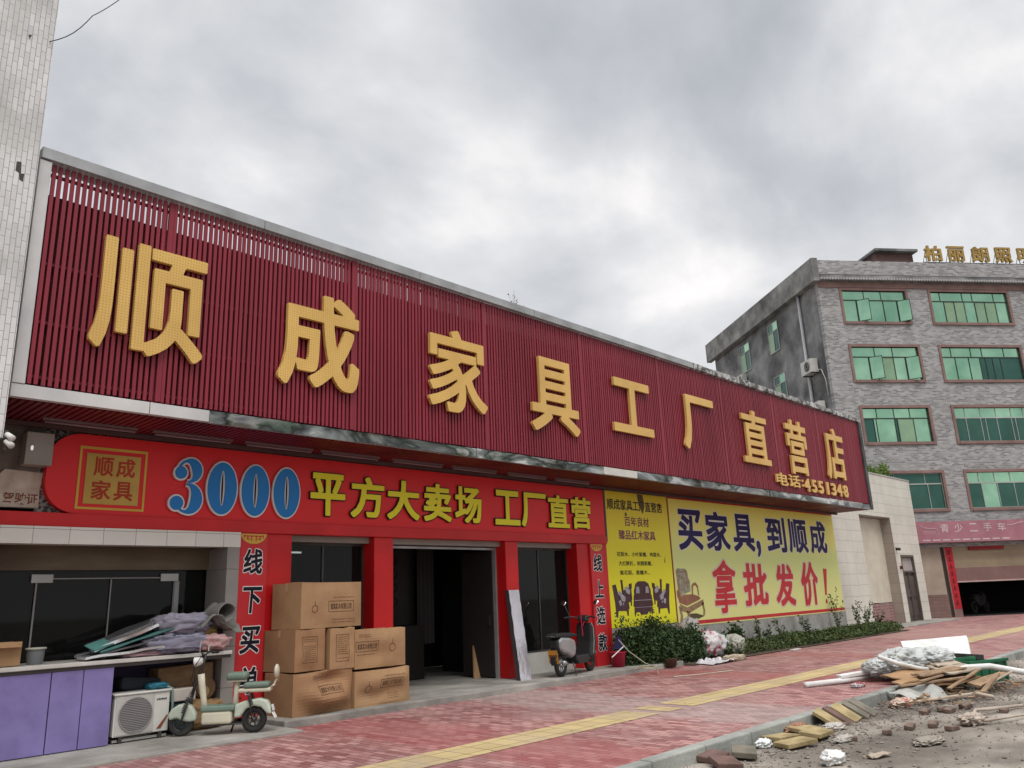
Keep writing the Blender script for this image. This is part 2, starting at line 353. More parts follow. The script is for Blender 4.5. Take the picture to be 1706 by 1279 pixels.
lintel_tile = brick_mat('lintel_tile', (.66,.65,.60), (.62,.61,.57), (.2,.2,.18), .42, .6, 'xz', msize=.004, offset=0, rough=.3, bump=.1, dirt=.1, off=(.1,.3))
tower_tile = brick_mat('white_portrait_tile', (.66,.655,.65), (.56,.55,.55), (.22,.22,.22), .19, .057, 'zx', msize=.0035, rough=.35, bump=.4, noise_c=(.40,.39,.36), ncs=.9, nlo=.52, nhi=.75, dirt=.2)
grey_wall = M('grey_base_wall', (.42,.41,.385), (.33,.325,.30), scale=1.3, rough=.85, bump=.3, dirt=.25, dscale=2)
plaster = M('plaster', (.40,.38,.35), (.34,.32,.30), rough=.9, dirt=.2)
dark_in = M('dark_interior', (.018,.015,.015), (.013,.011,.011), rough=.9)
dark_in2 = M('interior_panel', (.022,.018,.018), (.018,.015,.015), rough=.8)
pelmet_m = M('pelmet_wood', (.16,.125,.08), (.11,.085,.055), scale=1.5, rough=.55, stretch=(1,1,4))
white_paint = M('white_enamel', (.62,.61,.57), (.56,.55,.51), rough=.35, dirt=.12)
white_plastic = M('white_plastic', (.72,.72,.70), (.66,.66,.64), rough=.4, dirt=.1)
black_plastic = M('black_plastic', (.02,.02,.022), (.03,.03,.032), rough=.5)
rubber = M('rubber', (.022,.022,.022), (.035,.033,.03), rough=.85)
dark_metal = M('dark_metal', (.06,.06,.06), (.09,.085,.08), rough=.4, metal=.6)
chrome = M('chrome', (.75,.75,.75), (.7,.7,.7), rough=.15, metal=1)
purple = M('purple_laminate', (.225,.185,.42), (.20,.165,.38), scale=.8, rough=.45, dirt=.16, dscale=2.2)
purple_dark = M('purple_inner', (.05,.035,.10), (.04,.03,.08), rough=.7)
sill_m = M('counter_top_marble', (.58,.56,.52), (.48,.46,.43), scale=3, rough=.3, dirt=.15)
window_glass = glass_mat('dark_shop_glass', (.012,.012,.012), .5)
yellow_ink = grad_mat('poster_yellow', (.74,.70,.02), (.66,.44,.06), .9, 4.0, extra=[(.45,(.74,.66,.03)),(.72,(.72,.56,.035))])
green_yellow_ink = grad_mat('poster_yellow_green', (.68,.68,.26), (.76,.56,.16), .7, 4.0, extra=[(.3,(.62,.70,.26)),(.5,(.76,.74,.20)),(.8,(.80,.70,.11))])
white_ink = M('white_ink', (.75,.74,.72), rough=.5, dirt=.05)
black_ink = M('black_ink', (.010,.010,.02), rough=.6, dirt=.02, spec=.2)
navy_ink = M('navy_ink', (.022,.014,.10), (.016,.010,.06), rough=.6, dirt=.05, spec=.2)
maroon_ink = M('maroon_ink', (.20,.03,.06), rough=.5, dirt=.05)
red_ink = M('red_ink', (.55,.025,.03), (.5,.02,.03), rough=.5, dirt=.08)
gold_ink = M('gold_ink', (.62,.40,.06), (.58,.36,.05), rough=.5, dirt=.08)
blue_grad = grad_mat('blue_numeral', (.008,.17,.48), (.004,.035,.13), 2.95, 3.65, rough=.35)
yellow_grad = grad_mat('yellow_banner_letter', (.72,.66,.02), (.46,.36,.06), 3.05, 3.75, rough=.4, extra=[(.5,(.62,.52,.03))])
red_banner = grad_mat('banner_red', (.64,.018,.022), (.50,.012,.022), 2.9, 4.0, rough=.4)
card = M('cardboard', (.39,.24,.125), (.33,.195,.10), scale=1.4, rough=.85, dirt=.14, stretch=(1,1,1))
card2 = M('cardboard_red_brown', (.34,.195,.10), (.285,.155,.08), scale=1.4, rough=.85, dirt=.14)
card_ink = M('box_print', (.085,.04,.02), (.11,.055,.03), rough=.85)
tape_m = M('packing_tape', (.42,.28,.15), (.38,.25,.13), rough=.35)
concrete = M('platform_concrete', (.40,.385,.35), (.30,.285,.255), scale=1.6, rough=.85, bump=.35, bscale=30, dirt=.3, dscale=.9)
kerb_m = M('kerb_stone', (.36,.37,.34), (.26,.27,.245), scale=2.2, rough=.85, bump=.5, bscale=25, dirt=.25)
leaf_d = leaf_mat('dark_leaf', [(.012,.028,.010),(.03,.06,.018),(.05,.09,.028),(.02,.045,.014)])
leaf_g = leaf_mat('grass_leaf', [(.03,.055,.018),(.06,.10,.03),(.10,.13,.04),(.04,.07,.02)])
leaf_t = leaf_mat('tree_leaf', [(.05,.10,.02),(.12,.20,.04),(.16,.24,.05),(.06,.11,.02)])
twig = M('twig', (.08,.055,.035), (.05,.035,.022), rough=.9)

# ---------------------------------------------------------------- ground, sidewalk, kerb
gm = M('far_ground', (.24,.21,.18), (.18,.16,.135), scale=.3, rough=.95, dirt=.2)
tag(MB().quad((-500,-500,-.34),(600,-500,-.34),(600,600,-.34),(-500,600,-.34)).build('ground', gm), kind='structure')
road_m = M('dirty_road', (.40,.355,.305), (.18,.155,.13), scale=1.1, lo=.38, hi=.66, rough=.92, bump=.7, bscale=28, dirt=.32, dscale=.55, detail=10, stretch=(.55,1.2,1))
_e = road_m.node_tree.nodes[road_m['cr']].color_ramp.elements; x = _e.new(.5); x.color = (.26,.225,.19,1)
def road_f(u, v):
    x = -3+u*48; y = -9+v*13.98
    h = .028*mn.fractal(Vector((x*.9, y*1.1, 0)), 1.0, 2.1, 6)+.02*mn.noise(Vector((x*.25, y*.3, 5)))
    h += .05*max(0, (y-3.6)/1.4)*(.5+.5*mn.noise(Vector((x*.8, 3, y))))
    return (x, y, -.16+h)
tag(MB().grid(road_f, 420, 130).build('road', road_m, smooth=True), kind='structure')

pave = brick_mat('red_paving', (.43,.235,.22), (.20,.068,.068), (.075,.04,.036), .2, .1, 'yx', msize=.006, rough=.72, bump=.6, noise_c=(.30,.20,.18), ncs=.8, nlo=.45, nhi=.75, dirt=.22)
# plain dark-red and grey stripes of pavers laid across the walk
n = pave.node_tree.nodes; l = pave.node_tree.links.new; p = n['Principled BSDF']
tc = n.new('ShaderNodeTexCoord'); sp = n.new('ShaderNodeSeparateXYZ'); l(tc.outputs['Object'], sp.inputs[0])
wob = n.new('ShaderNodeTexNoise'); wob.inputs['Scale'].default_value = 2.2; wob.inputs['Detail'].default_value = 6; l(tc.outputs['Object'], wob.inputs['Vector'])
src = n[pave['col']].outputs[0]
def stripe(src, xa, xb, soft, color, amt, ya=None, yb=None, axis=0):
    s0 = n.new('ShaderNodeMath'); s0.operation = 'MULTIPLY_ADD'; l(wob.outputs[0], s0.inputs[0]); s0.inputs[1].default_value = soft*3; l(sp.outputs[axis], s0.inputs[2])
    a = n.new('ShaderNodeMapRange'); a.inputs[1].default_value = xa+soft; a.inputs[2].default_value = xa+soft*2; l(s0.outputs[0], a.inputs[0])
    b = n.new('ShaderNodeMapRange'); b.inputs[1].default_value = xb+soft; b.inputs[2].default_value = xb+soft*2; b.inputs[3].default_value = 1; b.inputs[4].default_value = 0; l(s0.outputs[0], b.inputs[0])
    mu = n.new('ShaderNodeMath'); mu.operation = 'MULTIPLY'; l(a.outputs[0], mu.inputs[0]); l(b.outputs[0], mu.inputs[1])
    m2 = n.new('ShaderNodeMath'); m2.operation = 'MULTIPLY'; l(mu.outputs[0], m2.inputs[0]); m2.inputs[1].default_value = amt
    mx = n.new('ShaderNodeMix'); mx.data_type = 'RGBA'; l(m2.outputs[0], mx.inputs[0]); l(src, mx.inputs[6]); mx.inputs[7].default_value = (*color, 1); return mx.outputs[2]
src = stripe(src, 14.1, 15.3, .06, (.27,.06,.05), .5)
src = stripe(src, 6.2, 7.6, .5, (.27,.045,.045), .4)
src = stripe(src, 9.5, 11.2, .35, (.34,.335,.31), .36)
src = stripe(src, 19.0, 20.2, .3, (.30,.10,.085), .35)
src = stripe(src, 26.0, 31.0, .5, (.36,.22,.19), .4)
l(src, p.inputs['Base Color'])
tag(MB().quad((-6,5.12,0),(52,5.12,0),(52,14,0),(-6,14,0)).build('sidewalk', pave), kind='structure')
tact = brick_mat('yellow_tactile', (.50,.39,.19), (.42,.32,.16), (.16,.12,.06), .3, .3, 'xy', msize=.008, offset=0, rough=.75, bump=.5, noise_c=(.34,.27,.20), ncs=1.0, nlo=.45, nhi=.7, dirt=.22, off=(0,.02))
mb = MB()
for a, b in ((-6,9.75),(9.95,10.35),(10.6,52)): mb.quad((a,6.72,.005),(b,6.72,.005),(b,7.32,.005),(a,7.32,.005))
tag(mb.build('tactile_path', tact), kind='structure')
mb = MB(); x = -6
while x < 50:
    mb.box(x, x+.985, 4.96+rnd.uniform(-.006,.006), 5.12, -.35, .012+rnd.uniform(-.005,.005)); x += 1.0
tag(mb.build('kerb', kerb_m, bevel=.018), kind='structure')
# concrete apron in front of the shop and the raised platform
tag(MB().box(-3,6.2,9.95,11.7,-.1,.03).build('pavement', concrete, bevel=.01), kind='structure')
tag(MB().box(6.2,16.2,10.42,14.5,-.1,.10).build('platform', concrete, bevel=.015), kind='structure')
tag(MB().box(30.2,38.6,10.9,11.9,-.1,.045).build('pavement', concrete, bevel=.01), kind='structure')
soil = M('bed_soil', (.12,.09,.06), (.08,.065,.045), rough=.95, bump=.6)
tag(MB().grid(lambda u,v:(16.2+u*14, 10.15+v*1.47, .02+.04*mn.noise(Vector((u*20,v*3,0)))*math.sin(v*3.14)), 80, 8).build('planting_bed', soil), kind='structure')

# ---------------------------------------------------------------- furniture shop building
shop = thing('shop_building', 'long single-storey furniture shop with red pillars, dark glass front and red slatted soffit', 'building', (15,11.6,0))
w = MB()
w.box(15.0,28.35,11.62,11.9,.0,6.72); w.box(2.42,15.0,11.62,11.9,3.0,6.72)        # front wall and wall above the openings
w.box(28.2,28.35,11.9,24,0,6.72)
w.build('wall', plaster, shop)
MB().box(2.42,28.35,10.43,11.6,6.45,6.71).build('roof_edge', plaster, shop)
MB().box(2.42,28.2,11.9,24,6.3,6.5).build('roof', plaster, shop)
MB().box(15.0,28.35,11.585,11.62,0.0,.86).build('base_wall', grey_wall, shop)
# interior shell
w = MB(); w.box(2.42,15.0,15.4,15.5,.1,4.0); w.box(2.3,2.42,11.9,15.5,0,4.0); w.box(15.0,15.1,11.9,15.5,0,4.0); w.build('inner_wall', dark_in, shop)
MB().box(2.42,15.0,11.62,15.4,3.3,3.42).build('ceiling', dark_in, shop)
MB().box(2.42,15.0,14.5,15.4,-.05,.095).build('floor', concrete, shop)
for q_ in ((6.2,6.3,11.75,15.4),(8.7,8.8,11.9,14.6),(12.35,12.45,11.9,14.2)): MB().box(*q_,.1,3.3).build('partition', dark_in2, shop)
# pillars
for x0, x1 in ((2.2,2.76),(6.40,6.84),(8.44,8.85),(11.67,12.03),(13.92,14.40)):
    MB().box(x0,x1,11.45,11.85,.03 if x0<3 else .1,2.72).build('pillar', red_gloss, shop, bevel=.008)
MB().box(14.80,15.15,11.56,11.85,.1,4.0).build('pillar', red_gloss, shop, bevel=.006)
# beam below the banner
MB().box(2.0,14.98,11.40,11.62,2.72,2.90).build('beam', red_gloss, shop, bevel=.006)
MB().box(6.42,14.4,11.6,11.85,2.62,2.718).build('door_head', M('door_head_grey',(.30,.28,.25)), shop)
# soffit of slats
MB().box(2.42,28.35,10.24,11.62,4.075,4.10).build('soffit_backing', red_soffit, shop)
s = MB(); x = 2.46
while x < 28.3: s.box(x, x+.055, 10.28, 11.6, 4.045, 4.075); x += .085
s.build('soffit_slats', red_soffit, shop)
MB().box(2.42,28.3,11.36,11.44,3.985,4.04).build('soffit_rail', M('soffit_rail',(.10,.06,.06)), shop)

def shopwin(x0, x1, z0, z1, y, mull):
    f = MB()
    t = .04
    f.box(x0,x0+t,y-.02,y+.03,z0,z1); f.box(x1-t,x1,y-.02,y+.03,z0,z1); f.box(x0+t,x1-t,y-.02,y+.03,z1-t,z1); f.box(x0+t,x1-t,y-.02,y+.03,z0,z0+t)
    for q in mull: f.box(q-.015,q+.015,y-.015,y+.025,z0+t,z1-t)
    o = f.build('window', dark_metal, shop)
    MB().box(x0+t,x1-t,y+.002,y+.008,z0+t,z1-t).build('pane', window_glass, o)
    return o
_lt = bpy.data.materials.new('reflection_glow'); _lt.use_nodes = True; _q = _lt.node_tree.nodes['Principled BSDF']; _q.inputs['Emission Color'].default_value = (1,1,1,1); _q.inputs['Emission Strength'].default_value = 1.6
tb = thing('lamp_reflection_tube', 'added glowing tube standing in for a lamp reflection in the glass above the stacked boxes', 'lamp', (7.3,12.6,2.5)); MB().box(7.1,7.75,12.60,12.66,2.54,2.57).build('housing', white_paint, tb); MB().tube([(7.12,12.63,2.525),(7.73,12.63,2.525)], .014, 8).build('tube', _lt, tb)  # glowing tube added indoors in place of a lamp's reflection in the glass
shopwin(6.84,8.44,.1,2.62,11.78,[7.62]); shopwin(12.03,13.92,.5,2.62,11.78,[12.98])
MB().box(12.03,13.92,11.68,11.76,.1,.5).build('window_base_panel', M('base_panel',(.55,.54,.50),(.48,.47,.43),rough=.5), shop)
# door frame
f = MB(); f.box(8.85,8.89,11.72,11.8,.1,2.62); f.box(11.63,11.67,11.72,11.8,.1,2.62); f.box(8.89,11.63,11.72,11.8,2.56,2.6)
f.build('door_frame', alu, shop)
MB().box(11.60,11.63,11.80,12.7,.12,2.55).build('open_door', M('door_edge',(.03,.024,.022)), shop)
MB().box(11.56,11.60,11.86,11.92,1.1,1.3).build('handle', black_plastic, shop)
# something pale and dark standing inside: back screen with brushwork, cabinet, curtain
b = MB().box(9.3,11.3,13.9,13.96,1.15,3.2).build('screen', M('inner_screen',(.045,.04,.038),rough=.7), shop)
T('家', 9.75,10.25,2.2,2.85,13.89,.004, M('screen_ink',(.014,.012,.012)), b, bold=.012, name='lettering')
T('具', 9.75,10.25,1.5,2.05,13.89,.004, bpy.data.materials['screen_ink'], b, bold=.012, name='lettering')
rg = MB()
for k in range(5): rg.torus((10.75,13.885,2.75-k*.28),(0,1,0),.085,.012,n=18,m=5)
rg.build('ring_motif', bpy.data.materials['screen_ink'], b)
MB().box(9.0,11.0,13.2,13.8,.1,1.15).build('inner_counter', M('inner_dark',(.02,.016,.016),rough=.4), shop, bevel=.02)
c_ = MB().grid(lambda u,v:(11.15+u*.45, 13.6+.04*math.sin(u*25), 0.75+v*2.5), 30, 2).build('curtain', M('curtain_cloth',(.05,.045,.045)), shop)
# left recess: lintel, jamb, pelmet, glass doors
MB().box(2.76,5.92,11.36,11.62,2.50,2.718).build('lintel', lintel_tile, shop)
MB().box(5.72,5.91,11.36,12.0,.03,2.498).build('jamb', brick_mat('grey_jamb_tile',(.27,.25,.235),(.25,.23,.215),(.12,.11,.10),.62,.55,'xz',msize=.006,offset=0,rough=.4,bump=.1), shop)
MB().box(2.42,5.72,11.93,11.99,2.20,2.60).build('pelmet', pelmet_m, shop)
MB().box(2.42,5.72,11.62,15.3,2.60,2.66).build('recess_ceiling', dark_in, shop)
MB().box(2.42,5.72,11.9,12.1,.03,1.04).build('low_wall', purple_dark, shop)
d = MB(); 
for a, b_ in ((3.40,3.42),(4.34,4.355),(5.23,5.25)): d.box(a,b_,12.0,12.02,1.05,2.1)
d.box(3.42,5.23,12.0,12.02,2.085,2.10)
go = d.build('glass_door', M('door_line',(.30,.30,.29),rough=.3), shop)
MB().box(2.43,5.71,12.03,12.038,1.05,2.2).build('pane', window_glass, go)
for a in (3.34,5.03): MB().box(a,a+.26,11.985,12.03,2.04,2.15).build('patch_fitting', M('satin_clip',(.42,.42,.40),rough=.3,metal=.4), go, bevel=.004)
MB().box(5.24,5.31,11.985,12.03,1.06,2.04).build('door_pull', M('pull',(.28,.28,.27),metal=.4,rough=.35), go, bevel=.004)
w = MB(); w.box(2.5,3.3,14.0,14.8,.1,1.7); w.box(3.8,5.4,14.4,15.2,.1,1.45); w.box(4.6,5.2,13.2,13.6,.1,1.3); w.build('inner_furniture', M('inner_wood',(.05,.03,.022)), shop, bevel=.02)
# counter under the opening
ctr = thing('shop_counter', 'purple laminate service counter with pale stone top across the left opening', 'counter', (4,11.4,0))
MB().box(2.2,5.72,11.06,11.9,1.0,1.05).build('counter_top', sill_m, ctr, bevel=.008)
MB().box(2.2,5.72,11.10,11.14,.955,.998).build('edge_trim', M('trim_dark',(.08,.07,.07)), ctr)
for a, b_ in ((2.2,3.425),(3.437,3.79),(3.80,4.15)): MB().box(a,b_,11.10,11.13,.04,.952).build('cabinet_door', purple, ctr, bevel=.003)
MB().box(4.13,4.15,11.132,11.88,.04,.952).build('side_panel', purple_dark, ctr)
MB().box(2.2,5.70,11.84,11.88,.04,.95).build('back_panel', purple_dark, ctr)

# fluorescent tubes under the soffit
tubes = [(3.0,4.18),(4.38,5.55),(5.75,6.91),(7.07,8.27),(8.52,9.7),(9.92,11.1),(11.4,12.58),(12.85,13.95)]
tw = M('lamp_tube', (.30,.20,.22), rough=.4)
words = ['leftmost tube lamp under the red soffit, next to the white meter box', 'tube lamp under the soffit above the gold seal', 'tube lamp under the soffit above the blue 3000 digits', 'tube lamp under the soffit above the first yellow banner characters', 'tube lamp under the soffit above the middle of the red banner', 'tube lamp under the soffit above the gap in the yellow characters', 'tube lamp under the soffit second from its right end', 'rightmost tube lamp under the soffit at the banner end']
first = None
for (a, b_), lab in zip(tubes, words):
    if not first:
        first = t = thing('tube_lamp', lab, 'lamp', (a,11.05,4.0), group='unlit tube lamps under the soffit')
        MB().box(0,1.17,-.018,.018,.012,.045).build('housing', M('housing_dull',(.20,.14,.15),rough=.5), t, local=True)
        MB().tube([(.03,0,-.008),(1.14,0,-.008)], .014, 10).build('tube', tw, t, local=True, smooth=True)
    else: dup(first, (a,11.05,4.0), label=lab)

# ---------------------------------------------------------------- big slatted sign
sign = thing('roof_sign', 'long slatted red fascia sign with big gold Chinese characters along the shop roof', 'sign', (15.4,10.2,4.0))
MB().box(2.42,28.3,10.30,10.32,4.3,6.70).build('backing', dark_back, sign)
sm = MB(); x = 2.56; joints = [4.0,7.03,9.98,12.85,15.8,18.75,21.7,24.65]
while x < 28.14:
    j = any(abs(x-q) < .037 for q in joints)
    jx = rnd.uniform(-.0035,.0035); jy = rnd.uniform(-.003,.003); sm.box(x+jx, x+jx+(.068 if j else .044), 10.20+jy-(.004 if j else 0), 10.235+jy, 4.235+rnd.uniform(-.006,.006), 7.075); x += .0735
sm.build('slats', red_slat, sign)
rm = MB()
for z in (4.32,5.0,5.75,6.93): rm.box(2.5,28.2,10.237,10.275,z,z+.035)
for q in joints: rm.box(q-.03,q+.03,10.24,10.29,4.2,7.05)
rm.build('rails', M('rail_red',(.16,.02,.035)), sign)
cp = MB(); xs = [2.40,5.42,8.42,11.4,14.4,17.4]
for a, b_ in zip(xs, xs[1:]): cp.box(a+.004, b_-.004, 10.12, 10.42, 7.09, 7.24)
cp.build('top_cap', alu, sign, bevel=.006)
cp = MB()
for i in range(22):
    a = 17.4+i*.5; cp.box(a, a+.498, 10.13+rnd.uniform(-.01,.01), 10.42, 7.09, 7.235+rnd.uniform(-.012,.012))
cp.build('weathered_cap', weathered, sign, bevel=.006)
MB().box(2.395,2.53,10.14,10.42,4.21,7.07).build('side_frame', alu_light, sign, bevel=.006)
MB().box(28.2,28.40,10.14,10.42,4.05,7.07).build('side_frame', M('black_frame',(.05,.05,.05),(.09,.09,.09)), sign, bevel=.006)
for a, b_, mt in ((2.395,3.955,alu_light),(3.965,4.75,alu_light)): MB().box(a,b_,10.15,10.24,4.05,4.205).build('bottom_trim', mt, sign, bevel=.004)
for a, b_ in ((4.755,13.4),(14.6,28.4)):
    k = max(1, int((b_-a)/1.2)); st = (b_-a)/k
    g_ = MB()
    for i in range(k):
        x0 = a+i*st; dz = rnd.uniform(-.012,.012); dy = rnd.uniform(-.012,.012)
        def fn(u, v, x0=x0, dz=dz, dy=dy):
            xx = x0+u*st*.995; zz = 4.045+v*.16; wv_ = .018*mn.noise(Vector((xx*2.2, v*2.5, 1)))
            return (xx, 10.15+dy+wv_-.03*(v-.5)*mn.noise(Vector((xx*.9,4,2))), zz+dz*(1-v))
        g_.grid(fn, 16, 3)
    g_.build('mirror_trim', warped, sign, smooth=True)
MB().box(13.4,14.6,10.15,10.2,4.05,4.205).build('bottom_trim', white_paint, sign)
MB().box(4.76,28.2,10.19,10.24,4.045,4.2).build('trim_core', alu, sign)
gold_dot = M('gold_letter_lamps', (.68,.44,.13), (.62,.39,.11), scale=2, rough=.42, dirt=.08)
# rows of tiny lamp holes drilled in the letters
n = gold_dot.node_tree.nodes; l = gold_dot.node_tree.links.new; p = n['Principled BSDF']; base = p.inputs['Base Color'].links[0].from_socket
tc = n.new('ShaderNodeTexCoord'); sp = n.new('ShaderNodeSeparateXYZ'); l(tc.outputs['Object'], sp.inputs[0]); fr = []
for ax in (0, 2):
    a = n.new('ShaderNodeMath'); a.operation = 'MULTIPLY'; a.inputs[1].default_value = 26; l(sp.outputs[ax], a.inputs[0])
    b = n.new('ShaderNodeMath'); b.operation = 'FRACT'; l(a.outputs[0], b.inputs[0]); c = n.new('ShaderNodeMath'); c.operation = 'SUBTRACT'; c.inputs[1].default_value = .5; l(b.outputs[0], c.inputs[0])
    d_ = n.new('ShaderNodeMath'); d_.operation = 'POWER'; d_.inputs[1].default_value = 2; l(c.outputs[0], d_.inputs[0]); fr.append(d_)
a = n.new('ShaderNodeMath'); a.operation = 'ADD'; l(fr[0].outputs[0], a.inputs[0]); l(fr[1].outputs[0], a.inputs[1])
b = n.new('ShaderNodeMath'); b.operation = 'LESS_THAN'; b.inputs[1].default_value = .05; l(a.outputs[0], b.inputs[0])
mx = n.new('ShaderNodeMix'); mx.data_type = 'RGBA'; l(b.outputs[0], mx.inputs[0]); l(base, mx.inputs[6]); mx.inputs[7].default_value = (.42,.24,.07,1); l(mx.outputs[2], p.inputs['Base Color'])
LET = [('顺',3.14,4.58,4.80,6.31),('成',5.72,7.14,4.77,6.29),('家',8.59,9.98,4.79,6.31),('具',11.19,12.64,4.74,6.27),('工',13.84,15.35,5.04,6.27),('厂',16.68,18.17,4.95,6.33),('直',19.6,21.11,4.89,6.38),('营',22.27,23.63,4.80,6.44),('店',25.0,26.45,4.86,6.54)]
for i, (c, a, b_, z0, z1) in enumerate(LET):
    T(c, a, b_, z0, z1, 10.11, .065, gold_dot if i < 3 else gold, sign, bold={'顺':.018,'成':.022,'家':.018,'具':.018,'工':.022,'厂':.022}.get(c,.016), name='character')
sx = 21.34
for k, c in enumerate('电话'): T(c, 21.34+k*.80,22.06+k*.80,4.40,4.76,10.13,.05,gold,sign,bold=.018,name='character')
mb = MB(); mb.box(22.98,23.07,10.13,10.18,4.46,4.52); mb.box(22.98,23.07,10.13,10.18,4.60,4.66); mb.build('character', gold, sign)
for k, c in enumerate('4551348'): T(c, 23.17+k*.475+(.12 if c=='1' else 0),23.52+k*.475-(.07 if c=='1' else 0),4.33,4.72,10.13,.05,gold,sign,bold=.028,name='character')

# ---------------------------------------------------------------- red banner
ban = thing('shop_banner', 'long red banner board with blue 3000 digits and yellow characters above the entrance', 'sign', (9,11.45,2.95))
poly = []
for cx_, cz_, a0 in ((3.62,3.57,90),(3.62,3.30,180)):
    for k in range(9):
        t = R(a0+k*90/8); poly.append((cx_+.40*math.cos(t), cz_+(.40)*math.sin(t) if a0 == 90 else cz_+.395*math.sin(t)))
poly += [(15.0,2.903),(15.0,3.97)]
MB().prism(poly, 11.45, 11.58).build('board', red_banner, ban)
MB().box(15.005,15.06,11.44,11.6,2.78,4.0).build('end_cap', M('banner_end',(.10,.09,.09)), ban)
# patterned corner piece peeking out behind the rounded end
orn = M('ornament_board', (.05,.045,.045), (.30,.28,.27), scale=22, lo=.49, hi=.53, rough=.5)
MB().box(3.16,4.2,11.585,11.615,2.903,4.03).build('ornament_board', orn, ban)
# gold seal
y = 11.445
fr = MB(); fr.box(3.60,4.49,y-.004,y,3.775,3.81); fr.box(3.60,4.49,y-.004,y,2.965,2.995); fr.box(3.60,3.63,y-.004,y,2.995,3.775); fr.box(4.46,4.49,y-.004,y,2.995,3.775)
fr.build('seal_border', gold_ink, ban)
MB().box(3.69,4.40,y-.008,y,3.04,3.72).build('seal', M('seal_gold',(.55,.36,.07),(.50,.33,.08),scale=4,rough=.5), ban)
for c, a, z in (('顺',3.79,3.42),('成',4.08,3.42),('家',3.78,3.10),('具',4.07,3.10)):
    T(c, a, a+.25, z, z+.26, y-.012, .003, M('seal_red',(.45,.05,.02)) if c=='顺' else bpy.data.materials['seal_red'], ban, bold=.02, name='character')
# 3000 in fat-faced numerals
def ell(cx_, cz_, a, b, n=40): return [(cx_+a*math.cos(2*math.pi*k/n), cz_+b*math.sin(2*math.pi*k/n)) for k in range(n)]
def ringp(mb, o, i, y0, y1):
    n = len(o); vs = [(a,y0,b) for a,b in o]+[(a,y0,b) for a,b in i]+[(a,y1,b) for a,b in o]+[(a,y1,b) for a,b in i]
    fs = []
    for k in range(n):
        q = (k+1)%n; fs += [(k,q,n+q,n+k),(k,2*n+k,2*n+q,q),(n+k,n+q,3*n+q,3*n+k),(2*n+k,3*n+k,3*n+q,2*n+q)]
    return mb.add(vs, fs)
for cx_ in (5.605,6.145,6.685):
    z_ = ringp(MB(), ell(cx_,3.365,.228,.388), ell(cx_,3.365,.04,.27), 11.39, 11.405).build('numeral', blue_grad, ban)
    ringp(MB(), ell(cx_,3.365,.253,.413), ell(cx_,3.365,.016,.245), 11.405, 11.44).build('outline', white_ink, z_)
    MB().prism(ell(cx_,3.365,.015,.24), 11.41, 11.43).build('slit', black_ink, z_)
def stroke(cl, ws, pad=0.0):
    P = [Vector((a,b)) for a,b in cl]; k = len(P); l1 = []; r1 = []
    for i in range(k):
        d = (P[min(i+1,k-1)]-P[max(i-1,0)]).normalized(); q = Vector((-d.y,d.x)); w_ = ws[i]/2+pad
        l1.append(P[i]+q*w_); r1.append(P[i]-q*w_)
    return l1, r1
def three(y0, y1, pad, nm, mt, par):
    mb = MB(); ar = []
    up = [(math.cos(R(t)), math.sin(R(t))) for t in range(200, -91, -15)]
    cu = [(5.07+.135*a, 3.575+.155*b) for a, b in up]; wu = [.035+.115*max(0, math.cos(R(t-20)))**1.3 for t in range(200, -91, -15)]
    lo = [(math.cos(R(t)), math.sin(R(t))) for t in range(90, -171, -15)]
    cl = [(5.06+.155*a, 3.19+.20*b) for a, b in lo]; wl = [.03+.14*max(0, math.cos(R(t+10)))**1.2 for t in range(90, -171, -15)]
    for n_, (c, w_) in enumerate(((cu,wu),(cl,wl))):
        a, b = stroke(c, w_, pad); e = .0012*n_
        k = len(a); vs = [(p.x,y0-e,p.y) for p in a]+[(p.x,y0-e,p.y) for p in b]+[(p.x,y1,p.y) for p in a]+[(p.x,y1,p.y) for p in b]
        mb.add(vs, [(i,i+1,k+i+1,k+i) for i in range(k-1)]+[(i,2*k+i,2*k+i+1,i+1) for i in range(k-1)]+[(k+i,k+i+1,3*k+i+1,3*k+i) for i in range(k-1)]+[(0,k,3*k,2*k),(k-1,3*k-1,4*k-1,2*k-1)])
    mb.prism(ell(4.965,3.55,.085+pad,.09+pad), y0-.003, y1); mb.prism(ell(4.925,3.11,.095+pad,.10+pad), y0-.004, y1)
    return mb.build(nm, mt, par)
t3 = three(11.39,11.405,0,'numeral',blue_grad,ban); three(11.406,11.44,.025,'outline',white_ink,t3)
for c, a, b_ in (('平',7.13,7.80),('方',7.92,8.62),('大',8.69,9.42),('卖',9.53,10.20),('场',10.30,11.0),('工',11.38,12.10),('厂',12.15,12.92),('直',12.98,13.68),('营',13.76,14.45)):
    T(c, a, b_, 3.04 if c not in '厂' else 3.03, 3.74, 11.405, .03, yellow_grad, ban, bold=.026, name='character', out=(black_ink, .022, .012))

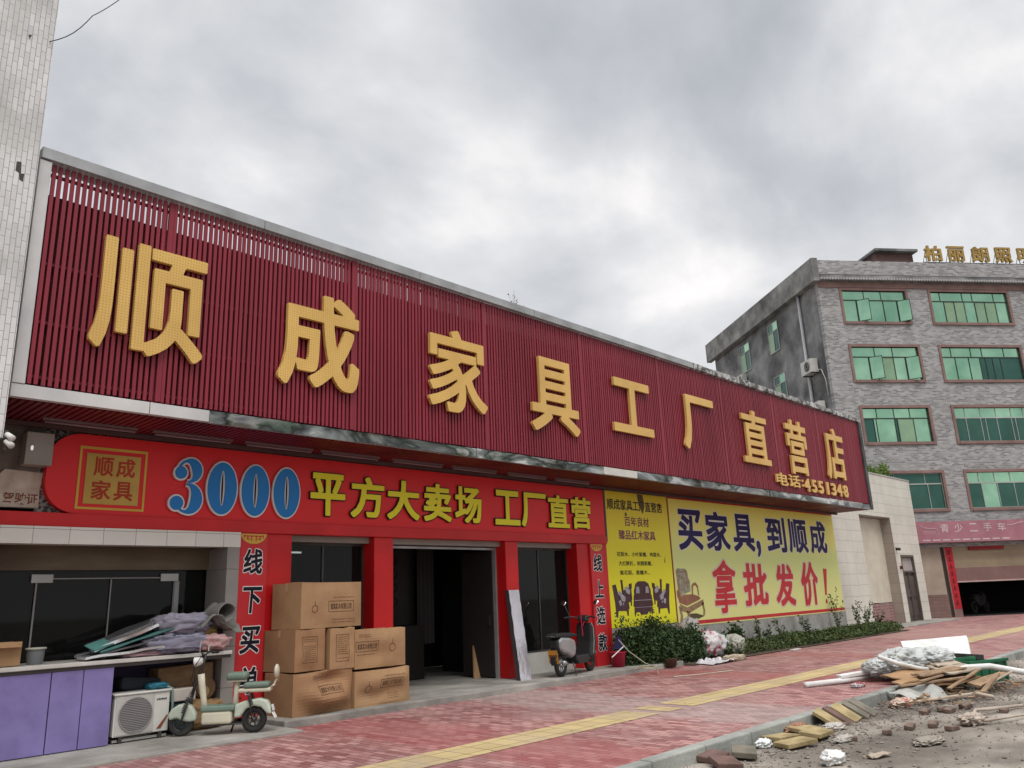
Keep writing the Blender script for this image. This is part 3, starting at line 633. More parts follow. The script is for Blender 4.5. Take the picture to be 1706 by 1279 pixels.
# ---------------------------------------------------------------- vertical couplet strips
def strip(x0, x1, chars, z0, lab):
    y = 11.405
    t = thing('couplet_strip', lab, 'sign', ((x0+x1)/2, y, z0), group='vertical red couplet strips beside the entrance')
    MB().box(x0,x1,y,y+.04,z0,2.715).build('board', M('strip_red',(.55,.03,.035),(.5,.02,.03),rough=.4) if 'strip_red' not in bpy.data.materials else bpy.data.materials['strip_red'], t)
    cx_ = (x0+x1)/2
    fan = [(cx_+.21*math.cos(R(180+k*180/12)), 2.705+.15*math.sin(R(180+k*180/12))) for k in range(13)]
    MB().prism(fan, y-.003, y).build('fan_ornament', gold_ink, t)
    fr = MB()
    for k in (-1,1):
        for a, b_, c, d_ in ((.0,.03,2.665,2.68),(.11,.15,2.665,2.68),(.03,.045,2.60,2.68),(.03,.11,2.665,2.68),(.095,.11,2.62,2.68),(.065,.11,2.62,2.635),(.15,.165,2.64,2.69)):
            fr.box(*(sorted((cx_+k*a, cx_+k*b_))), y-.006, y-.003, c, d_)
    fr.build('fret', bpy.data.materials['strip_red'], t)
    for c, (za, zb) in zip(chars, ((2.10,2.49),(1.53,1.93),(.96,1.36),(.40,.79))):
        T(c, cx_-.145, cx_+.16, za+.01, zb-.01, y-.006, .004, black_ink, t, bold=.024, name='character', out=(white_ink, .03, .0025), shear=.05)
strip(5.92,6.39,'线下买单',.1,'red vertical strip with dark characters left of the stacked cardboard boxes')
strip(14.34,14.80,'线上选款',.1,'red vertical strip with dark characters behind the parked moped and red bucket')

# ---------------------------------------------------------------- yellow posters
p1 = thing('wall_poster', 'narrow yellow poster with small text and a picture of dark dining furniture', 'poster', (16.5,11.58,.85))
y = 11.578
MB().box(15.16,17.86,y,y+.006,.85,4.0).build('sheet', yellow_ink, p1)
# stains running down from the soffit
mb = MB(); mb.prism([(16.55,3.99),(16.8,3.99),(16.85,3.7),(16.75,3.5),(16.6,3.72)], y-.001, y); mb.prism([(15.98,3.42),(16.08,3.44),(16.06,3.5),(16.0,3.52)], y-.002, y-.001); mb.prism([(17.52,2.35),(17.58,2.5),(17.56,2.3)], y-.002, y-.001)
mb.build('stain', M('stain',(.13,.10,.04)), p1)
T('顺成家具工厂直营店', 15.3,17.62,3.56,3.82,y-.003,.002,black_ink,p1,bold=.012,name='lettering',out=(M('tan_ink',(.42,.33,.12)),.012,.0015))
T('百年良材', 15.95,16.98,3.18,3.42,y-.003,.002,maroon_ink,p1,bold=.012,name='lettering',out=(bpy.data.materials['tan_ink'],.012,.0015))
T('臻品红木家具', 15.68,17.22,2.86,3.09,y-.003,.002,maroon_ink,p1,bold=.014,name='lettering',out=(M('pink_ink',(.52,.35,.28)),.016,.0015))
for tx, a, b_, z in (('花梨木、小叶紫檀、鸡翅木、',15.55,17.4,2.46),('大红酸枝、刺猬紫檀、',15.6,16.98,2.245),('黄花梨、黄檀木...',15.62,16.85,2.03)):
    T(tx, a, b_, z, z+.11, y-.003, .002, black_ink, p1, bold=.014, name='lettering')
# printed furniture set
wd = M('print_wood',(.06,.028,.035),(.09,.04,.045),scale=9); wc = M('print_cushion',(.42,.40,.44),(.3,.28,.32),scale=8)
pm = MB(); q = lambda *pp: pm.prism(list(pp), y-.003, y)
q((16.12,1.56),(16.12,1.66),(16.2,1.82),(16.32,1.88),(16.6,1.88),(16.74,1.82),(16.82,1.66),(16.82,1.56))
pm.prism([(16.10,1.56),(16.84,1.56),(16.88,1.3),(16.06,1.3)], y-.004, y-.0005)
pm.prism([(16.1,1.3),(16.84,1.3),(16.86,1.14),(16.8,1.08),(16.78,1.16),(16.66,1.16),(16.6,1.1),(16.34,1.1),(16.3,1.16),(16.16,1.16),(16.12,1.05),(16.08,1.14)], y-.003, y)
for k in (-1,1):
    X = lambda a: 16.47+k*a
    for n_, pts in enumerate(([(1.19,1.80),(1.05,1.82),(.98,1.62),(.99,1.3),(1.04,1.08),(1.10,1.08),(1.12,1.4)],[(1.06,1.58),(.78,1.62),(.60,1.50),(.57,1.26),(.70,1.21),(1.03,1.22)],[(.70,1.24),(.61,1.26),(.62,1.10),(.67,1.10)],[(.86,1.92),(.78,1.92),(.75,1.58),(.83,1.58)],[(.80,1.66),(.60,1.74),(.45,1.74),(.44,1.46),(.56,1.40),(.78,1.52)],[(.54,1.82),(.42,1.84),(.42,1.72),(.54,1.70)],[(.52,1.45),(.46,1.45),(.47,1.32),(.51,1.32)])):
        pm.prism([(X(a),b_) for a, b_ in pts], y-.0030-.0004*n_, y-.0001*n_)
pm.build('furniture_picture', wd, p1)
pm = MB()
for k in (-1,1):
    X = lambda a: 16.47+k*a
    for pts in ([(1.0,1.62),(.92,1.68),(.84,1.60),(.70,1.52),(.74,1.42),(.86,1.44),(.90,1.54)],[(.98,1.44),(.90,1.46),(.86,1.36),(.94,1.32)],[(.84,1.40),(.78,1.40),(.80,1.32)],[(.72,1.74),(.62,1.78),(.50,1.66),(.54,1.58),(.66,1.62)],[(.12,1.60),(.27,1.60),(.25,1.75),(.14,1.75)]): pm.prism([(X(a),b_) for a, b_ in pts], y-.0075, y-.0062)
pm.prism([(16.12,1.43),(16.82,1.43),(16.82,1.445),(16.12,1.445)], y-.007, y-.0055); pm.prism([(16.14,1.27),(16.8,1.27),(16.8,1.28),(16.14,1.28)], y-.007, y-.0055)
pm.build('cushion_picture', wc, p1)

p2 = thing('wall_poster', 'wide yellow-green poster with navy and red slogan and a carved chair picture', 'poster', (23,11.58,.74))
MB().box(17.90,28.28,y,y+.006,.74,4.02).build('sheet', green_yellow_ink, p2)
fr = MB(); fr.box(18.6,28.28,y-.002,y,.77,.86); fr.box(17.90,28.28,y-.002,y,3.97,4.02); fr.box(17.90,17.925,y-.002,y,.74,3.97); fr.build('border', red_ink, p2)
for c, a, b_ in (('买',18.28,19.48),('家',19.68,20.95),('具',21.15,22.4),('到',23.2,24.5),('顺',24.68,26.05),('成',26.25,27.55)):
    T(c, a, b_, 2.65, 3.73, y-.006, .004, navy_ink, p2, bold=.026, name='character', out=(white_ink, .018, .002))
T(',', 22.5,22.76,2.5,2.98, y-.006,.004,navy_ink,p2,bold=.02,name='character',out=(white_ink,.02,.002))
for c, a, b_, z0, z1 in (('拿',19.78,21.02,.98,2.40),('批',21.45,22.9,1.12,2.32),('发',23.4,24.68,1.05,2.30),('价',25.18,26.42,1.0,2.36)):
    T(c, a, b_, z0, z1, y-.006, .004, red_ink, p2, bold={'拿':.02}.get(c,.03), name='character', out=(M('halo',(.72,.62,.50)) if 'halo' not in bpy.data.materials else bpy.data.materials['halo'], .03, .002), shear=.06)
mb = MB(); mb.prism([(26.86,1.30),(26.98,1.30),(27.24,2.14),(26.95,2.16)], y-.006, y-.002); mb.prism(ell(26.9,1.10,.07,.08,16), y-.006, y-.002); mb.build('character', red_ink, p2)
# printed throne chair
cg = M('print_carving',(.36,.37,.30),(.22,.20,.14),scale=7,lo=.38,hi=.62); cs = M('print_seat',(.26,.10,.06),(.34,.17,.10),scale=6); cl_ = M('print_legs',(.36,.24,.13),(.25,.15,.08),scale=8); sh = M('print_shadow',(.11,.085,.04))
mb = MB(); mb.prism([(18.05,1.48),(18.0,2.12),(18.08,2.18),(18.46,2.17),(18.54,2.10),(18.56,1.95),(18.62,1.86),(18.62,1.6)], y-.003, y); mb.build('chair_back_picture', cg, p2)
mb = MB()
for a, b_, c, d_ in ((18.06,18.10,1.62,2.12),(18.48,18.52,1.62,2.12),(18.10,18.48,2.07,2.11),(18.10,18.48,1.92,1.95),(18.22,18.25,1.65,1.92),(18.35,18.38,1.65,1.92)): mb.box(a,b_,y-.0045,y-.003,c,d_)
mb.build('chair_carving_picture', cl_, p2)
mb = MB(); mb.prism([(18.0,1.46),(18.3,1.52),(18.72,1.52),(19.0,1.46),(19.08,1.40),(18.95,1.36),(18.4,1.24),(18.05,1.32)], y-.004, y-.0005)
for pts in ([(18.66,1.5),(18.68,1.74),(18.76,1.80),(18.9,1.82),(19.0,1.72),(19.02,1.48),(18.97,1.48),(18.95,1.68),(18.86,1.75),(18.76,1.72),(18.72,1.5)],[(17.98,1.45),(17.97,1.62),(18.06,1.66),(18.12,1.56),(18.16,1.42)]): mb.prism(pts, y-.0055, y-.0045)
mb.build('chair_seat_picture', cs, p2)
mb = MB()
for pts in ([(18.05,1.3),(18.4,1.2),(18.42,1.06),(18.12,1.12)],[(18.4,1.2),(19.2,1.38),(19.22,1.26),(18.46,1.05)],[(18.0,1.25),(18.1,1.2),(18.16,.98),(18.12,.86),(18.02,.88),(18.05,1.0)],[(18.36,1.12),(18.48,1.1),(18.5,.9),(18.56,.82),(18.4,.8),(18.38,.95)],[(19.1,1.3),(19.2,1.3),(19.24,1.1),(19.22,.98),(19.12,.98),(19.16,1.1)]):
    mb.prism(pts, y-.005, y-.0045)
mb.build('chair_leg_picture', cl_, p2)
MB().prism([(18.14,.90),(18.5,1.04),(18.8,1.04),(19.2,.96),(18.9,.90),(18.5,.885)], y-.002, y-.0002).build('chair_shadow_picture', sh, p2)  # shadow beneath the chair, painted as part of the printed picture

# ---------------------------------------------------------------- neighbouring tower, far left
tw_ = thing('tiled_building', 'tall neighbouring building clad in white portrait tiles at the left edge', 'building', (1.2,12,0))
MB().box(-2.5,2.345,10.0,16,3.52,15).build('upper_wall', tower_tile, tw_)
MB().box(-2.5,2.1,11.7,16,0,3.515).build('lower_wall', M('old_render',(.17,.145,.125),(.10,.085,.075),scale=2.5,rough=.9), tw_)
MB().box(2.30,2.415,10.9,11.6,3.2,4.0).build('side_render', M('old_render2',(.14,.12,.11)), tw_)
MB().box(2.0,2.349,9.995,10.02,3.50,3.53).build('edge_trim', dark_metal, tw_)
mb = MB(); mb.prism([(2.12,6.86),(2.17,6.87),(2.18,6.72),(2.215,6.73),(2.21,6.62),(2.17,6.64),(2.16,6.72),(2.12,6.74)], 9.997, 10.0); mb.prism([(2.06,8.6),(2.1,8.62),(2.08,8.55)],9.997,10.0)
mb.build('missing_tiles', M('bare_render',(.06,.055,.05)), tw_)
# things on the return wall between the two buildings
mbx = thing('meter_box', 'white metal meter box on the wall above the torn driving licence notice', 'electrical box', (3.08,11.45,3.48))
MB().box(2.93,3.25,11.36,11.58,3.49,3.91).build('case', M('meter_white',(.36,.345,.31),(.32,.30,.27),rough=.5), mbx, bevel=.008)
MB().prism(ell(3.0,3.70,.018,.035,12), 11.353, 11.36).build('lock', chrome, mbx)
nt_ = thing('torn_notice', 'torn pale notice with brown driving licence characters at the far left', 'notice', (3.0,11.58,2.96))
MB().prism([(2.62,2.96),(2.66,3.1),(2.63,3.25),(2.72,3.36),(2.78,3.44),(3.22,3.42),(3.20,3.2),(3.21,2.97)], 11.57, 11.578).build('paper', M('old_paper',(.62,.55,.46),(.45,.37,.29),scale=5), nt_)
T('驾驶证', 2.79,3.19,3.0,3.15,11.567,.002,M('brown_ink',(.22,.07,.04)),nt_,bold=.02,name='lettering')
MB().box(2.42,3.30,11.59,11.615,2.957,4.04).build('wall_render', M('stained_render',(.25,.21,.18),(.14,.115,.10),scale=4,rough=.9), shop)
spl = thing('spotlight', 'small double spotlight under the tiled tower corner', 'lamp', (2.38,9.95,3.5))
mb = MB(); mb.tube([(2.36,9.92,3.56),(2.40,9.84,3.50)], [.028,.036], 10); mb.tube([(2.36,9.92,3.48),(2.40,9.84,3.42)], [.028,.036], 10); mb.build('head', white_plastic, spl, smooth=True)
MB().box(2.345,2.37,9.9,9.96,3.38,3.6).build('bracket', dark_metal, spl)
cab = MB().tube([(2.30+1.25*t, 10.0-.5*min(1,t*4)*(2-min(1,t*4)), 8.63-.10*math.sin(min(1,t*4)*math.pi)+1.95*t**1.45) for t in [k/24 for k in range(25)]], .006, 6).build('overhead_cable', black_plastic)
tag(cab, 'thin dark cable curving up across the sky beside the tiled tower', 'cable')
# weeds growing behind the sign cap
def weed(name, loc, h, n, mat, lab, cat='plant', spread=.15, leaf=.03, nleaf=60, group=None, seed=1, stemmat=None):
    rg = random.Random(seed); t = thing(name, lab, cat, loc, group=group); st = MB(); lf = MB()
    for i in range(n):
        a = rg.uniform(0, 6.28); s = rg.uniform(.3,1)*spread; hh = h*rg.uniform(.6,1); cv = rg.uniform(-.1,.1)
        P = [(s*math.cos(a)*k**1.6+cv*k*(1-k), s*math.sin(a)*k**1.6, hh*k) for k in (0,.25,.5,.75,1)]
        st.tube(P, [.006,.005,.004,.003,.0015], 5)
        for q in range(nleaf//n):
            k = rg.uniform(.15,1); kk = min(3, int(k*4)); f = k*4-kk; A = Vector(P[kk]).lerp(Vector(P[kk+1]), f)
            A0 = A.copy(); leaves(lf, lambda A0=A0: A0, 1, leaf, rg)
    st.build('stem', stemmat or twig, t, local=True); lf.build('foliage', mat, t, local=True)
    return t
weed('roof_weed', (11.35,10.62,7.05), .78, 4, leaf_g, 'bare wispy weed sprouting above the sign cap', spread=.12, leaf=.02, nleaf=24, seed=5)
weed('roof_weed', (11.75,10.62,7.08), .52, 4, leaf_g, 'leafy weed leaning right above the sign cap', spread=.35, leaf=.035, nleaf=60, seed=8)

# ---------------------------------------------------------------- cardboard boxes by the entrance
def carton(lab, x, y, z, w_, d, h, rz, mat, prints, crush=0.0, seed=1):
    t = thing('cardboard_box', lab, 'box', (x, y, z), rz, group='cardboard cartons stacked by the entrance')
    def face(fn, nu=14, nv=10): return fn, nu, nv
    mb = MB()
    def P(u, v, w):  # unit cube -> bulged carton
        px_, py_, pz = u*w_, v*d, w*h
        e = 4*u*(1-u)*4*w*(1-w)
        k = crush*(mn.noise(Vector((u*2.2+seed*3, w*1.8, v*2)))+.25)
        if v < .5: py_ -= (.012+k)*e
        else: py_ += .01*e
        if u > .5: px_ += .012*4*v*(1-v)*4*w*(1-w)
        else: px_ -= .012*4*v*(1-v)*4*w*(1-w)
        pz += min(crush,.06)*.35*(w)*mn.noise(Vector((u*2+seed, v*2, 0))) - .006*w*4*u*(1-u)
        return (px_, py_, pz)
    N_ = 14
    for fn in (lambda a,b: P(a,0,b), lambda a,b: P(1-a,1,b), lambda a,b: P(0,1-a,b), lambda a,b: P(1,a,b), lambda a,b: P(a,b,1), lambda a,b: P(a,1-b,0)):
        mb.grid(fn, N_, N_)
    body = mb.build('carton_body', mat, t, local=True, smooth=False)
    body.data.materials[0] = mat
    tp = MB(); tp.grid(lambda a,b: tuple(Vector(P(a,.46+.08*b,1))+Vector((0,0,.003))), 12, 1); tp.grid(lambda a,b: tuple(Vector(P(0,.46+.08*b,1-a*.18))-Vector((.003,0,0))), 3, 1)
    tp.build('tape', tape_m, t, local=True)
    def conform(ob):
        for v in ob.data.vertices: v.co.y = P(min(1,max(0,v.co.x/w_)), 0, min(1,max(0,v.co.z/h)))[1]-.004+(v.co.y-round(v.co.y,2))*.2
    for pr in prints:
        if pr[0] == 'T':
            _, s_, a, b_, c, e_ = pr; conform(T(s_, a*w_, b_*w_, c*h, e_*h, -.02, .001, card_ink, t, bold=.012, name='lettering', local=True))
        elif pr[0] == 'F':
            _, a, b_, c, e_ = pr; m_ = MB(); yy = -.02; A, B, C_, D = a*w_, b_*w_, c*h, e_*h; s_ = .006
            for q in [(A+(B-A)*g/6,A+(B-A)*(g+1)/6,z_,z_+s_) for g in range(6) for z_ in (C_,D-s_)]+[(x_,x_+s_,C_+(D-C_)*g/3,C_+(D-C_)*(g+1)/3) for g in range(3) for x_ in (A,B-s_)]: m_.box(q[0],q[1],yy,yy+.001,q[2],q[3])
            conform(m_.build('printed_frame', card_ink, t, local=True))
        elif pr[0] == 'S':   # small print: rows of short dashes with handling symbols
            _, a, b_, c, e_, rows = pr; m_ = MB(); rg = random.Random(seed); yy = -.02
            for k in range(rows):
                zz = (c+(e_-c)*(k+.5)/rows)*h; X = a*w_
                while X < b_*w_-.01:
                    L_ = rg.uniform(.006,.02); m_.box(X, min(X+L_, b_*w_), yy, yy+.001, zz-.004, zz+.004); X += L_+rg.uniform(.004,.012)
            conform(m_.build('small_print', card_ink, t, local=True))
        elif pr[0] == 'C':
            _, a, c, rad = pr; m_ = MB(); m_.torus((a*w_, -.02, c*h), (0,1,0), rad, .004, n=20, m=4)
            m_.tube([(a*w_, -.02, c*h+rad), (a*w_, -.02, c*h+rad*2.2)], .004, 4)
            conform(m_.build('printed_mark', card_ink, t, local=True))
    return t
TXT = '家具实木有限公司'
carton('crumpled carton at the bottom left of the stack, sagging at its front corner', 6.42,10.60,.10, 1.05,.70,.58, R(4), card2, [('F',.36,.80,.46,.66),('T',TXT,.39,.77,.50,.62),('S',.30,.62,.82,.92,2)], crush=.26, seed=4)
carton('carton at the bottom right of the stack, nearest the doorway', 7.48,10.62,.10, 1.06,.6,.52, R(1), card, [('F',.42,.86,.48,.72),('T',TXT,.46,.82,.53,.67),('S',.60,.80,.14,.34,4),('C',.22,.48,.05),('S',.5,.9,.78,.84,1)], crush=.15, seed=9)
carton('middle-row carton at the left with a shipping label print', 6.47,10.66,.695, .54,.74,.585, R(6), card2, [('F',.22,.72,.2,.82),('S',.27,.68,.25,.62,8),('S',.27,.68,.68,.78,2)], crush=.05, seed=2)
carton('narrow upright carton in the centre of the middle row', 7.06,10.66,.685, .43,.6,.585, R(-1), card, [('F',.24,.76,.18,.84),('S',.3,.72,.34,.80,9),('S',.3,.72,.22,.3,1)], crush=.04, seed=3)
carton('wide carton at the right of the middle row with framed characters', 7.53,10.7,.645, .98,.58,.57, 0, card, [('F',-.0+.02,.44,.44,.70),('T',TXT,.05,.41,.49,.65),('S',.08,.3,.80,.9,2),('C',.72,.5,.06),('S',.04,.38,.33,.39,1)], crush=.05, seed=5)
carton('large carton on the very top of the stack', 6.55,10.66,1.285, 1.17,.68,.665, R(7), card, [('F',.42,.86,.34,.58),('T',TXT,.46,.82,.39,.53),('S',.5,.9,.08,.2,2),('C',.2,.42,.05),('S',.5,.86,.64,.68,1)], crush=.045, seed=6)

# foil wrapped board, plank, base objects
fb = thing('foil_wrapped_board', 'tall silver foil wrapped board leaning on the red pillar right of the doorway', 'board', (11.62,10.98,.1))
foil = M('foil', (.62,.60,.64), (.50,.49,.53), scale=3, rough=.3, metal=.55, bump=.8, bscale=9, dirt=.12)
def fbm(u, v):
    x = -.14+u*.29+.01*mn.noise(Vector((u*4,v*9,0))); z = v*1.66; return (x+.17*v, .40*v+.012*mn.noise(Vector((u*5,v*12,3)))+.0, z)
MB().grid(fbm, 8, 30).build('foil_face', foil, fb, local=True, smooth=True)
mb = MB(); mb.add([(-.145,.005,0),(.15,.005,0),(.15,.105,0),(-.145,.105,0),(.025,.405,1.66),(.32,.405,1.66),(.32,.50,1.66),(.025,.50,1.66)], [(0,3,2,1),(4,5,6,7),(1,2,6,5),(2,3,7,6),(3,0,4,7)])
mb.build('board_core', M('dark_wrap',(.06,.055,.06)), fb, local=True)
pk = MB(); pk.add([(11.44,12.2,.10),(11.76,12.2,.10),(12.0,12.62,1.55),(11.82,12.62,1.55),(11.44,12.24,.10),(11.76,12.24,.10),(12.0,12.66,1.55),(11.82,12.66,1.55)], [(0,1,2,3),(4,7,6,5),(0,4,5,1),(1,5,6,2),(2,6,7,3),(3,7,4,0)])
tag(pk.build('leaning_cardboard_sheet', card), 'brown cardboard sheet leaning inside the doorway', 'cardboard sheet')

# ---------------------------------------------------------------- things on the counter
foil2 = M('bright_foil', (.75,.75,.76), (.55,.56,.57), scale=2, rough=.2, metal=.8, bump=.4, bscale=8, dirt=.1)
foil3 = M('dark_foil', (.16,.16,.165), (.10,.10,.105), scale=3, rough=.3, metal=.5, bump=.5, bscale=6)
teal = M('teal_foam', (.07,.20,.18), (.055,.16,.145), rough=.7)
G = 'foil faced insulation sheets piled on the counter'
for i, (cx_, cz_, L_, an, mt, lab, th, yy) in enumerate([
    (4.30,1.13,1.05,5,foil2,'lowest silver edged foil sheet lying on the counter',.03,11.25),
    (4.36,1.20,1.10,11,foil3,'dark foil sheet just above the lowest sheet of the pile',.02,11.30),
    (4.42,1.27,.95,15,teal,'teal backed foam sheet in the middle of the pile',.018,11.28),
    (4.40,1.34,1.05,19,foil2,'bright silver rolled sheet edge near the top of the pile',.04,11.22),
    (4.42,1.37,.98,20,foil3,'topmost grey foil sheet of the pile, tilted up to the right',.015,11.42)]):
    mb = MB(); an_ = R(an); c_, s_ = math.cos(an_), math.sin(an_)
    wd_ = .46 if mt is foil3 else (.16 if i == 3 else .40)
    def fn(u, v, sgn=0): 
        a = (u-.5)*L_; b = (v-.5)*wd_; hh = .015*mn.noise(Vector((u*3+i, v*3, i)))+.05*max(0,v-.5)
        return (cx_+a*c_, yy+b, cz_+a*s_+hh)
    mb.grid(fn, 20, 8)
    tag(mb.build('foil_sheet', mt, solid=th, smooth=False), lab, 'foil sheet', G)
tag(MB().obox((3.98,11.2,1.235),(.26,.22,.012),(R(18),R(-16),.2)).build('foam_offcut', teal), 'small teal foam offcut at the left end of the foil pile', 'foam sheet')
lil = M('lilac_quilt', (.30,.285,.345), (.23,.22,.28), scale=2.5, rough=.9, bump=.5, bscale=14, dirt=.2)
def cushion(name, lab, cat, c, r, mat, seed, fold=.42, amp=.22, zmin=None, sq=.7, freq=2.2):
    return tag(blob(MB(), c, r, seed, 44, 26, amp=amp, fold=fold, zmin=zmin, pw=sq, freq=freq*1.15).build(name, mat, smooth=True), lab, cat)
cushion('folded_quilt', 'lilac grey quilt heaped on top beside the foil sheets', 'quilt', (5.08,11.32,1.43),(.38,.26,.14), lil, 3, fold=.3)
cushion('folded_quilt', 'lilac quilt folded underneath the heap, bulging over the counter edge', 'quilt', (4.98,11.25,1.19),(.46,.22,.13), M('lilac_quilt_low',(.25,.245,.31),(.19,.185,.25),scale=3,rough=.9,bump=.5,bscale=12), 6, zmin=1.052, fold=.4, freq=3)
cushion('folded_quilt', 'pink patterned quilt at the right end of the counter', 'quilt', (5.44,11.22,1.17),(.26,.20,.115), M('pink_quilt',(.46,.30,.29),(.38,.20,.20),scale=14,lo=.45,hi=.6,rough=.9,bump=.3), 9, zmin=1.052, fold=.15)
cushion('ochre_cloth', 'ochre cloth squeezed between the pink quilt and the grey mat', 'cloth', (5.35,11.3,1.31),(.20,.15,.07), M('ochre_cloth',(.26,.18,.05),(.18,.12,.04),rough=.9,bump=.4), 11, fold=.3)
cushion('pink_folded_cloth', 'flat dusty pink cloth lying under the foil sheets', 'cloth', (4.55,11.18,1.085),(.30,.10,.035), M('dusty_pink',(.36,.24,.26),(.28,.18,.2),rough=.9,bump=.3), 14, zmin=1.052, fold=.15)
gmat = M('grey_mat', (.20,.195,.18), (.16,.155,.145), scale=2, rough=.85, bump=.3)
mb = MB()
def matf(u, v):   # rolled and crumpled felt mat
    a = -1.2+u*5.4; rr_ = .15+.02*math.sin(u*7)+.03*u
    return (5.52+rr_*math.cos(a)*1.0+.15*u-.08*v, 11.05+v*.42, 1.56+rr_*math.sin(a)*.85+.1*v*math.sin(u*5+1)+.03*mn.noise(Vector((u*4,v*4,1))))
mb.grid(matf, 44, 10)
mb.grid(lambda u,v:(5.22+u*.62+.05*v, 11.02+v*.45-.05*math.sin(u*6), 1.36+.20*u*(1-u)*2+.10*math.sin(u*5.5+v*3)+.06*mn.noise(Vector((u*5,v*5,7)))), 26, 12)
tag(mb.build('rolled_mat', gmat, solid=.012, smooth=True), 'stiff grey felt mat rolled up and poking out over the right end of the counter', 'mat')
cb = thing('open_carton', 'small open cardboard carton at the left end of the counter', 'box', (2.75,11.4,1.05))
mb = MB(); mb.box(2.45,3.10,11.2,11.215,1.052,1.33); mb.box(3.085,3.10,11.215,11.5,1.052,1.32); mb.box(2.45,3.085,11.485,11.5,1.052,1.33); mb.box(2.45,3.10,11.2,11.5,1.051,1.06); mb.build('carton_body', card, cb)
MB().add([(2.45,11.2,1.33),(3.10,11.2,1.33),(3.08,11.12,1.27),(2.47,11.12,1.27)], [(0,1,2,3)]).build('flap', card, cb, solid=.006)
jar = thing('storage_tub', 'small clear plastic tub with pale rim beside the open carton', 'tub', (3.3,11.35,1.05))
MB().lathe((3.30,11.35,1.052), [(.085,0),(.10,.10),(.10,.17)], 18).build('body', M('tub_plastic',(.16,.17,.18),rough=.25), jar, smooth=True)
MB().torus((3.30,11.35,1.235),(0,0,1),.105,.012).build('rim', M('tub_rim',(.40,.40,.33)), jar, smooth=True)

# ---------------------------------------------------------------- under the counter
ac = thing('air_conditioner_unit', 'white outdoor air conditioner unit standing on the ground under the counter', 'air conditioner', (4.55,11.25,.03))
MB().box(4.20,4.90,11.12,11.42,.11,.60).build('case', white_paint, ac, bevel=.012)
MB().box(4.185,4.915,11.10,11.44,.60,.625).build('lid', white_paint, ac, bevel=.008)
g_ = MB(); g_.disc((4.465,11.112,.355),(0,1,0),.205,.012,32); fan = g_.build('fan_guard', M('fan_dark',(.16,.145,.15),rough=.6), ac)
s = MB()
for k in range(-9,10):
    hh = math.sqrt(max(0,.2**2-(k*.021)**2)); s.box(4.465-hh,4.465+hh,11.098,11.106,.355+k*.021-.004,.355+k*.021+.004)
s.torus((4.465,11.104,.355),(0,1,0),.208,.008,n=36,m=6); s.build('guard_slats', M('guard_grey',(.30,.285,.28)), ac)
mb = MB(); mb.box(4.22,4.70,11.113,11.118,.13,.585); mb.build('front_panel', M('panel_grey',(.50,.48,.45),(.42,.40,.38),scale=4), ac)
mb = MB()
for k in range(6): mb.box(4.73+k*.022, 4.745+k*.022, 11.114, 11.119, .50, .516+.004*(k%2))
mb.build('name_plate', black_ink, ac)
mb = MB(); mb.prism([(4.745,.15),(4.80,.15),(4.885,.30),(4.875,.31)], 11.113, 11.119); mb.build('decal', M('decal_orange',(.22,.07,.03)), ac)
MB().box(4.22,4.90,11.16,11.2,.045,.075).box(4.22,4.90,11.34,11.38,.045,.075).build('feet_rail', M('rail_pale',(.45,.43,.40)), ac)
MB().box(4.28,4.32,11.12,11.4,.03,.11).box(4.78,4.82,11.12,11.4,.03,.11).build('foot', dark_metal, ac)
hs = MB().tube([(4.74,11.3,.64),(4.86,11.22,.67),(4.94,11.15,.62),(4.95,11.14,.40),(4.945,11.14,.1)], .018, 8).build('grey_hose', M('hose_grey',(.18,.25,.24),rough=.5), smooth=True); tag(hs, 'grey green hose draped over the corner of the air conditioner unit', 'hose')
cushion('blue_bag', 'crumpled blue plastic bag on top of the air conditioner unit', 'plastic bag', (4.78,11.27,.665),(.13,.1,.04), M('blue_plastic',(.03,.20,.28),(.02,.10,.14),rough=.35,bump=.5,bscale=10), 21, zmin=.627)
tag(MB().obox((4.62,11.55,.70),(.55,.3,.16),(0,R(6),.1)).build('dark_bundle', M('dark_cloth',(.03,.035,.045),rough=.9), bevel=.04), 'dark cloth bundle behind the air conditioner unit', 'bundle')
tag(MB().obox((5.26,11.62,.70),(.80,.3,.36),(0,R(-2),.05)).build('wooden_crate', M('plywood',(.26,.165,.085),(.19,.11,.05),scale=4,stretch=(1,1,5),dirt=.25), bevel=.01), 'brown plywood crate lying in the open space under the counter', 'crate')
rl = thing('twine_reel', 'round pale reel of twine under the counter beside the plywood crate', 'reel', (5.50,11.4,.55))
mb = MB().disc((5.50,11.42,.56),(0,1,0),.15,.10,24).build('flange', M('reel_brown',(.22,.12,.05),(.14,.08,.04),scale=8), rl)
MB().disc((5.46,11.34,.52),(0,1,0),.075,.05,20).build('hub', M('reel_pale',(.42,.29,.16)), rl)
cushion('stuffed_sack', 'tan sack slumped on the ground under the counter', 'sack', (5.42,11.45,.22),(.34,.22,.20), M('sackcloth',(.34,.21,.10),(.25,.15,.07),rough=.9,bump=.5,bscale=20), 25, zmin=.032, fold=.3)
tag(MB().obox((5.12,11.3,.52),(.34,.2,.16),(0,0,.1)).build('white_carton', M('white_card',(.58,.53,.47),(.5,.45,.4),rough=.7), bevel=.012), 'small off-white carton behind the mint scooter', 'box')
tag(MB().obox((5.12,11.34,.24),(.30,.25,.36),(0,0,0)).build('storage_case', M('teal_case',(.03,.06,.065)), bevel=.02), 'dark teal storage case below the off-white carton', 'case')

